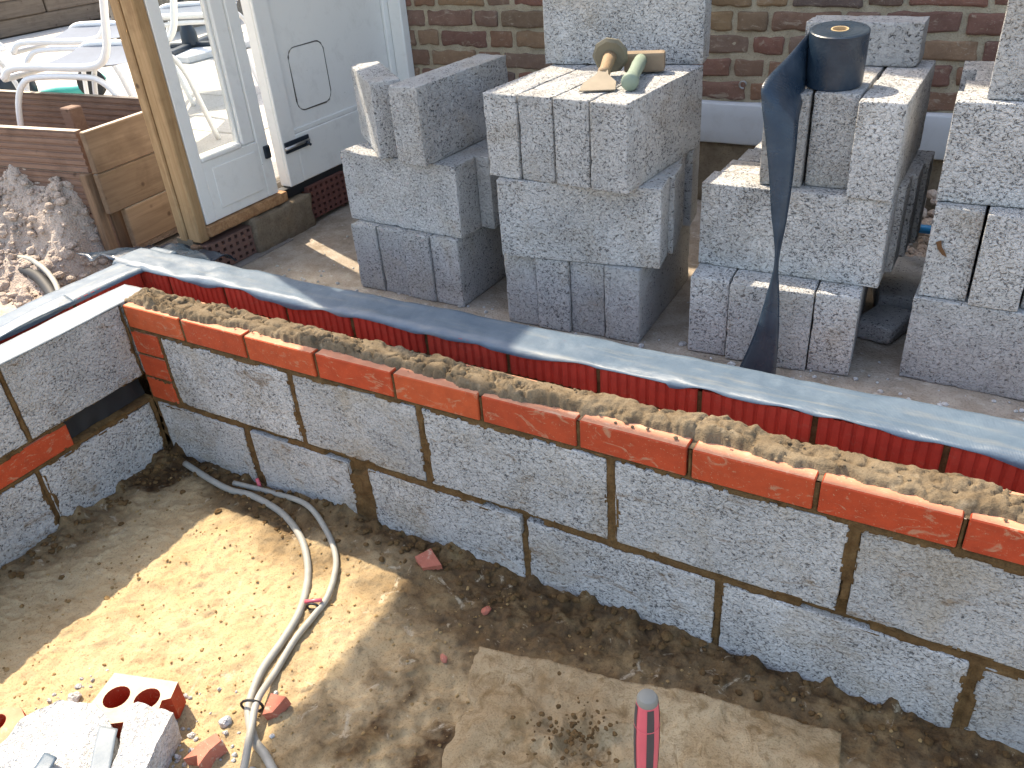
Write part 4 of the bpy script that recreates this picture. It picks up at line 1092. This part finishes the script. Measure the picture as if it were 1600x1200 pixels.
P = np.array([[tuple(A_[i].lerp(B_[i], k / 8) + Vector((0, -0.010 * math.sin(math.pi * k / 8), 0)) ) for k in range(9)] for i in range(len(A_))])
tm = strip_mesh('tail', P - np.array(rl.location), 0.0012, M['dpc_roll'])
link('tail', tm, rl)

# dry leaf stuck to a block of the right stack
pp = [(0, 0, 0), (0.010, -0.002, 0.006), (0.014, -0.003, -0.008), (0.022, -0.002, -0.020), (0.028, 0, -0.032), (0.018, -0.002, -0.028), (0.006, -0.003, -0.014)]
lf = link('dry_leaf', mesh('dry_leaf', pp + [(x, y - 0.001, z) for x, y, z in pp], [tuple(range(7)), tuple(range(7, 14))[::-1]] + [(i, (i + 1) % 7, 7 + (i + 1) % 7, 7 + i) for i in range(7)], M['leaf']), None, (1.868, 0.7675, 0.435))
tag(lf, 'curled brown leaf stuck on a block of the right edge stack', 'leaf')

# blue pipe, rubble between the two right stacks
tube('water_pipe', [(1.66, 1.40, 0.10), (1.70, 1.35, 0.20), (1.745, 1.31, 0.252), (1.80, 1.29, 0.262), (1.90, 1.285, 0.262), (2.1, 1.30, 0.255)], 0.0125, M['blue_pipe'], None, 12, 5)
tag(bpy.data.objects['water_pipe'], 'bright blue water pipe showing between the two right stacks', 'pipe')
cl = []
for _ in range(240):
    x = rng.uniform(1.60, 2.05); y = rng.uniform(1.22, 1.76); r = rng.uniform(0.006, 0.026)
    cl.append((x, y, GZ + 0.13 * sstep(1.15, 1.5, y) * rng.uniform(0.2, 1.0) + r * 0.2, r))
o = clods('rubble_heap', cl, M['soil'], 8); tag(o, 'loose brown rubble heap at the house wall between the right stacks', 'rubble', kind='stuff')
ob = link('concrete_offcut', rough_box(0.16, 0.30, 0.075, 0.02, 0.006, 0.003, 501, M['block'], 'concrete_offcut', 1.5, 30), None, (1.79, 1.20, GZ + 0.002), (0.0, 0.05, 0.2))
tag(ob, 'flat concrete offcut on the floor in the gap between right stacks', 'concrete piece')
ob = link('concrete_offcut', rough_box(0.10, 0.14, 0.05, 0.02, 0.006, 0.003, 502, M['block'], 'concrete_offcut', 1.5, 30), None, (1.775, 0.98, GZ + 0.002), (0.0, 0.0, -0.3))
tag(ob, 'smaller broken concrete piece nearer the wall in the right gap', 'concrete piece')
cl = []
for _ in range(700):
    x = rng.uniform(-0.2, 2.6); y = rng.uniform(0.33, 0.74) if rng.random() < 0.8 else rng.uniform(0.33, 1.7); r = abs(rng.normal(0, 0.0030)) + 0.0013; cl.append((x, y, GZ + r * 0.3, r))
o = clods('grit', cl, M['block_pale'], 9); tag(o, 'pale concrete grit on the floor before the block stacks', 'grit', kind='stuff')

# ------------------------------------------------------------------ pit: cables, slab, rubble, tool
fz = floor_z
ca = [(0.10, -0.035), (0.233, -0.060), (0.312, -0.064), (0.390, -0.058), (0.511, -0.075), (0.627, -0.129), (0.704, -0.192), (0.758, -0.260), (0.797, -0.328), (0.816, -0.400), (0.833, -0.477), (0.859, -0.536), (0.882, -0.567), (0.933, -0.606), (0.985, -0.625), (1.08, -0.67)]
cb = [(0.30, -0.040), (0.422, -0.022), (0.567, -0.037), (0.673, -0.084), (0.747, -0.138), (0.795, -0.199), (0.826, -0.263), (0.832, -0.313), (0.843, -0.389), (0.865, -0.472), (0.892, -0.547), (0.931, -0.608), (0.980, -0.673), (1.03, -0.75)]
for nm, pth, r, dz, lb in (('cable', ca, 0.0088, 0.005, 'thicker dusty grey cable curving across the sunlit sand'), ('cable', cb, 0.0074, 0.008, 'thinner dusty grey cable looping outside the thicker one')):
    pts = [(x, y, max(fz(x, y), fz(x - 0.01, y), fz(x, y - 0.01)) + dz + (0.016 if (nm == 'cable' and r < 0.008 and y < -0.50) else 0)) for x, y in pth]
    o = tube(nm, pts, r, M['cable'], None, 12, 8); tag(o, lb, 'cable')
def tie(name, c, d, mat, lab, r=0.019):
    V, F = tube_pts([(c[0] + r * math.cos(t) * d[0], c[1] + r * math.cos(t) * d[1], c[2] + r * 0.75 * math.sin(t)) for t in np.linspace(0, 6.4, 15)], 0.0028, 6)
    o = link(name, mesh(name, V, F, mat, True)); return tag(o, lab, 'cable tie')
tie('cable_tie', (0.885, -0.558, fz(0.885, -0.558) + 0.016), (0.9, 0.4), M['black'], 'black cable tie where the two grey cables cross low in the picture', 0.023)
tie('cable_tie', (0.815, -0.296, fz(0.815, -0.296) + 0.010), (0.9, 0.35), M['black'], 'black cable tie beside the red link halfway along the cables', 0.0145)
tube('red_tie_link', [(0.792, -0.296, fz(0.79, -0.296) + 0.02), (0.828, -0.279, fz(0.828, -0.28) + 0.02)], 0.0045, M['pink'], None, 8); tag(bpy.data.objects['red_tie_link'], 'small red plastic link between the two grey cables', 'cable link')
tube('red_tube_stub', [(0.372, -0.012, -0.215), (0.369, -0.014, -0.162)], 0.0052, M['pink'], None, 8); tag(bpy.data.objects['red_tube_stub'], 'short red plastic stub at a joint at the wall foot', 'plastic stub')

# stone slab with mortar remains
sp = thing('mixing_slab', 'sandy stone slab with mortar remains in the foreground', 'slab')
c1 = Vector((1.232, -0.223)); c2 = Vector((1.925, -0.099)); dn = Vector((0.10, -0.62))
c3 = c2 + dn; c4 = c1 + dn
n1, n2 = 150, 120
u, v = np.meshgrid(np.linspace(0, 1, n1), np.linspace(0, 1, n2), indexing='ij')
e_l = 0.035 * fbm(v * 9, 0 * v, 0, 131, 5) * (1 - u); e_t = 0.007 * fbm(u * 8, 0 * u, 0, 132, 4) * (1 - v) * sstep(1.0, 0.8, u)
X = (c1.x * (1 - u) + c2.x * u) + dn.x * v + e_l * 1.2; Y = (c1.y * (1 - u) + c2.y * u) + dn.y * v + e_t
bed = np.clip(fbm(X * 6, Y * 6, 0, 133, 4) + 0.1, 0, 1) * 0.010 + 0.003 * fbm(X * 30, Y * 30, 0, 134, 3) * sstep(0.35, -0.1, fbm(X * 3, Y * 3, 0, 137, 2)) + 0.0012 * fbm(X * 90, Y * 90, 0, 135, 2)
hole = np.exp(-(((X - 1.515) / 0.045) ** 2 + ((Y + 0.345) / 0.035) ** 2) ** 1.5)
crumb = np.exp(-(((X - 1.50) / 0.11) ** 2 + ((Y + 0.34) / 0.085) ** 2))
Z2 = -0.173 + bed * 1.7 + crumb * (0.026 * np.clip(fbm(X * 30, Y * 30, 0, 136, 4), -0.4, 1) + 0.006) - 0.045 * hole * (0.6 + 0.6 * fbm(X * 40, Y * 40, 0, 139, 3))
Z2 -= 0.012 * sstep(0.10, 0.0, u + 0.06 * fbm(v * 7, u * 7, 0, 138, 3)) 
edge_ = (u < 0.004) | (u > 0.996) | (v < 0.005) | (v > 0.995)
Z2 = np.where(edge_, -0.23, Z2)
link('slab_top', grid_mesh('slab_top', X, Y, Z2, M['spot'], True), sp)
cl = []
for _ in range(140):
    a_ = rng.uniform(0, 6.28); rr_ = abs(rng.normal(0, 0.6)); x = 1.50 + 0.11 * rr_ * math.cos(a_); y = -0.34 + 0.085 * rr_ * math.sin(a_); r = rng.uniform(0.0012, 0.0048)
    cl.append((x, y, -0.158 + rng.uniform(0, 0.008), r))
o = clods('mortar_remains', cl, M['joint'], 12, sp); tag(o, kind='stuff')

# broken perforated brick
bx = thing('broken_brick', 'broken orange brick with round holes lying in the sunlit rubble', 'brick')
prism('brick_body', [(0.629, -0.741), (0.603, -0.650), (0.672, -0.628), (0.742, -0.606), (0.760, -0.640), (0.748, -0.652), (0.764, -0.676), (0.728, -0.715), (0.690, -0.742)], -0.192, -0.130, M['orange'], bx, [(0.658, -0.688, 0.0262), (0.718, -0.663, 0.0255)])
pale_top(bx.children[0].data, M['cream_sunlit'])
rp = [('second', [(0.44, -0.83), (0.47, -0.800), (0.503, -0.789), (0.545, -0.803), (0.566, -0.829), (0.540, -0.862), (0.47, -0.88)])]
prism('broken_brick', rp[0][1], -0.192, -0.135, M['orange'], None, [(0.485, -0.836, 0.022)], tilt=(0.06, -0.05)); pale_top(bpy.data.objects['broken_brick.001'].data, M['orange_sunlit']); tag(bpy.data.objects['broken_brick.001'], 'broken red brick half at the left picture edge in the rubble', 'brick')
def rubble(lab, poly, z0, z1, mat, sub=3, amp=0.006, seed=0, tilt=None, cat='concrete piece', name='concrete_rubble'):
    o = prism(name, poly, z0, z1, mat, None, (), sub, amp, seed, tilt); return tag(o, lab, cat)
rubble('largest pale broken concrete block piece in the bottom left rubble', [(0.548, -0.800), (0.582, -0.748), (0.648, -0.722), (0.722, -0.742), (0.768, -0.806), (0.720, -0.90), (0.62, -0.93), (0.565, -0.885)], -0.19, -0.112, M['block_pale'], 3, 0.006, 5, (0.03, 0.04))
rubble('narrow pale broken block piece right of the largest rubble piece', [(0.716, -0.712), (0.722, -0.684), (0.802, -0.670), (0.832, -0.735), (0.868, -0.80), (0.815, -0.83), (0.775, -0.77)], -0.19, -0.112, M['block_pale'], 3, 0.004, 9, (-0.03, 0.03))
tag(clods('concrete_rubble', [(0.520, -0.708, floor_z(0.520, -0.708) + 0.007, 0.0155)], M['block_pale'], 520), 'small pale concrete lump behind the rubble at left', 'concrete piece')
tag(clods('concrete_rubble', [(0.586, -0.670, floor_z(0.586, -0.670) + 0.007, 0.0155)], M['block_pale'], 586), 'small pale concrete lump beside the broken perforated brick', 'concrete piece')
tag(clods('concrete_rubble', [(0.857, -0.605, floor_z(0.857, -0.605) + 0.007, 0.0155)], M['block_pale'], 856), 'tiny white concrete lump left of the cable crossing', 'concrete piece')
rubble('pale concrete flake at the bottom edge right of the rubble', [(0.86, -0.76), (0.905, -0.725), (0.945, -0.745), (0.93, -0.80), (0.88, -0.82)], -0.195, -0.165, M['block_pale'], 2, 0.005, 18)
rubble('curved orange brick shard at the bottom edge beside the cables', [(0.862, -0.706), (0.868, -0.668), (0.884, -0.640), (0.909, -0.648), (0.900, -0.672), (0.905, -0.705), (0.885, -0.690)], -0.195, -0.162, M['chip'], 1, 0.002, 20, (0.1, -0.15), 'brick shard', 'brick_shard')
rubble('orange brick shard touching the cable crossing', [(0.922, -0.560), (0.908, -0.517), (0.945, -0.511), (0.940, -0.548)], -0.195, -0.168, M['chip'], 1, 0.002, 22, (0.2, -0.1), 'brick shard', 'brick_shard')
rubble('orange brick shard at the foot of the block wall in shade', [(0.940, -0.066), (0.963, -0.030), (1.010, -0.058), (0.972, -0.084)], -0.20, -0.165, M['chip'], 1, 0.002, 24, (0.25, 0.1), 'brick shard', 'brick_shard')
tag(clods('brick_shard', [(1.173, -0.130, floor_z(1.173, -0.130) + 0.004, 0.0105)], M['chip'], 1172), 'tiny orange brick crumb right of the shard in shade', 'brick shard')
tag(clods('brick_shard', [(1.159, -0.278, floor_z(1.159, -0.278) + 0.004, 0.0105)], M['chip'], 1158), 'tiny orange brick crumb on the sand near the slab', 'brick shard')
cl = []
for _ in range(170):
    x = rng.uniform(0.46, 0.98); y = -0.70 + rng.normal(0, 0.06) + 0.12 * (x - 0.7); r = abs(rng.normal(0, 0.0028)) + 0.0015
    cl.append((x, y, floor_z(x, y) + r * 0.4, r))
o = clods('block_crumbs', cl, M['block_pale'], 21); tag(o, 'white crumbs of broken block strewn round the rubble', 'block crumbs', kind='stuff')
# plastic scraps on the rubble
u, v = np.meshgrid(np.linspace(0, 1, 14), np.linspace(0, 1, 8), indexing='ij')
xx = 0.712 + 0.064 * u + 0.036 * v; yy = -0.757 - 0.075 * u + 0.012 * v; zz = -0.101 - 0.004 * v - 0.006 * u + 0.002 * np.sin(u * 5 + v)
o = link('plastic_scrap', strip_mesh('plastic_scrap', np.stack([xx, yy, zz], -1), 0.0016, M['dpc_new'])); tag(o, 'curved grey plastic strip scrap between the two pale block pieces', 'plastic scrap')
u, v = np.meshgrid(np.linspace(0, 1, 8), np.linspace(0, 1, 6), indexing='ij')
o = link('plastic_scrap', strip_mesh('plastic_scrap', np.stack([0.669 + 0.018 * u + 0.032 * v, -0.842 - 0.04 * u + 0.004 * v, -0.100 + 0.002 * np.sin(3.1 * v + u)], -1), 0.0016, M['dpc_x'])); tag(o, 'small dark blue-grey plastic scrap on the largest rubble piece', 'plastic scrap')

# upright tool handle in the foreground
th = thing('tool_handle', 'upright red and black rubber grip of a long tool in foreground', 'tool', (1.720, -0.560, PZ))
top = 0.532
lathe('shaft', [(0.010, 0.0), (0.010, top - 0.16)], M['steel'], th, 16)
lathe('grip', [(0.0125, top - 0.17), (0.0150, top - 0.13), (0.0160, top - 0.08), (0.0150, top - 0.03), (0.0135, top - 0.008)], M['pink'], th, 28)
for a_ in np.linspace(0, 2 * math.pi, 5)[:-1] + math.radians(-51):
    P = []
    for z, r in ((top - 0.168, 0.0125), (top - 0.13, 0.0150), (top - 0.08, 0.0160), (top - 0.03, 0.0150), (top - 0.010, 0.0136)):
        for k in range(4):
            aa = a_ + (k - 1.5) * 0.20; P.append(((r + 0.0006) * math.cos(aa), (r + 0.0006) * math.sin(aa), z))
    F = [(4 * i + k, 4 * i + k + 1, 4 * i + 5 + k, 4 * i + 4 + k) for i in range(4) for k in range(3)]
    link('grip_stripe', mesh('grip_stripe', P, F, M['grip_grey'], True), th)
lathe('end_cap', [(0.0134, top - 0.008), (0.0132, top - 0.003), (0.0112, top + 0.001), (0.007, top + 0.0025)], M['cap_grey'], th, 28)
lathe('grip_ring', [(0.0156, top - 0.052), (0.0163, top - 0.050), (0.0156, top - 0.048)], M['pink'], th, 28, caps=False)
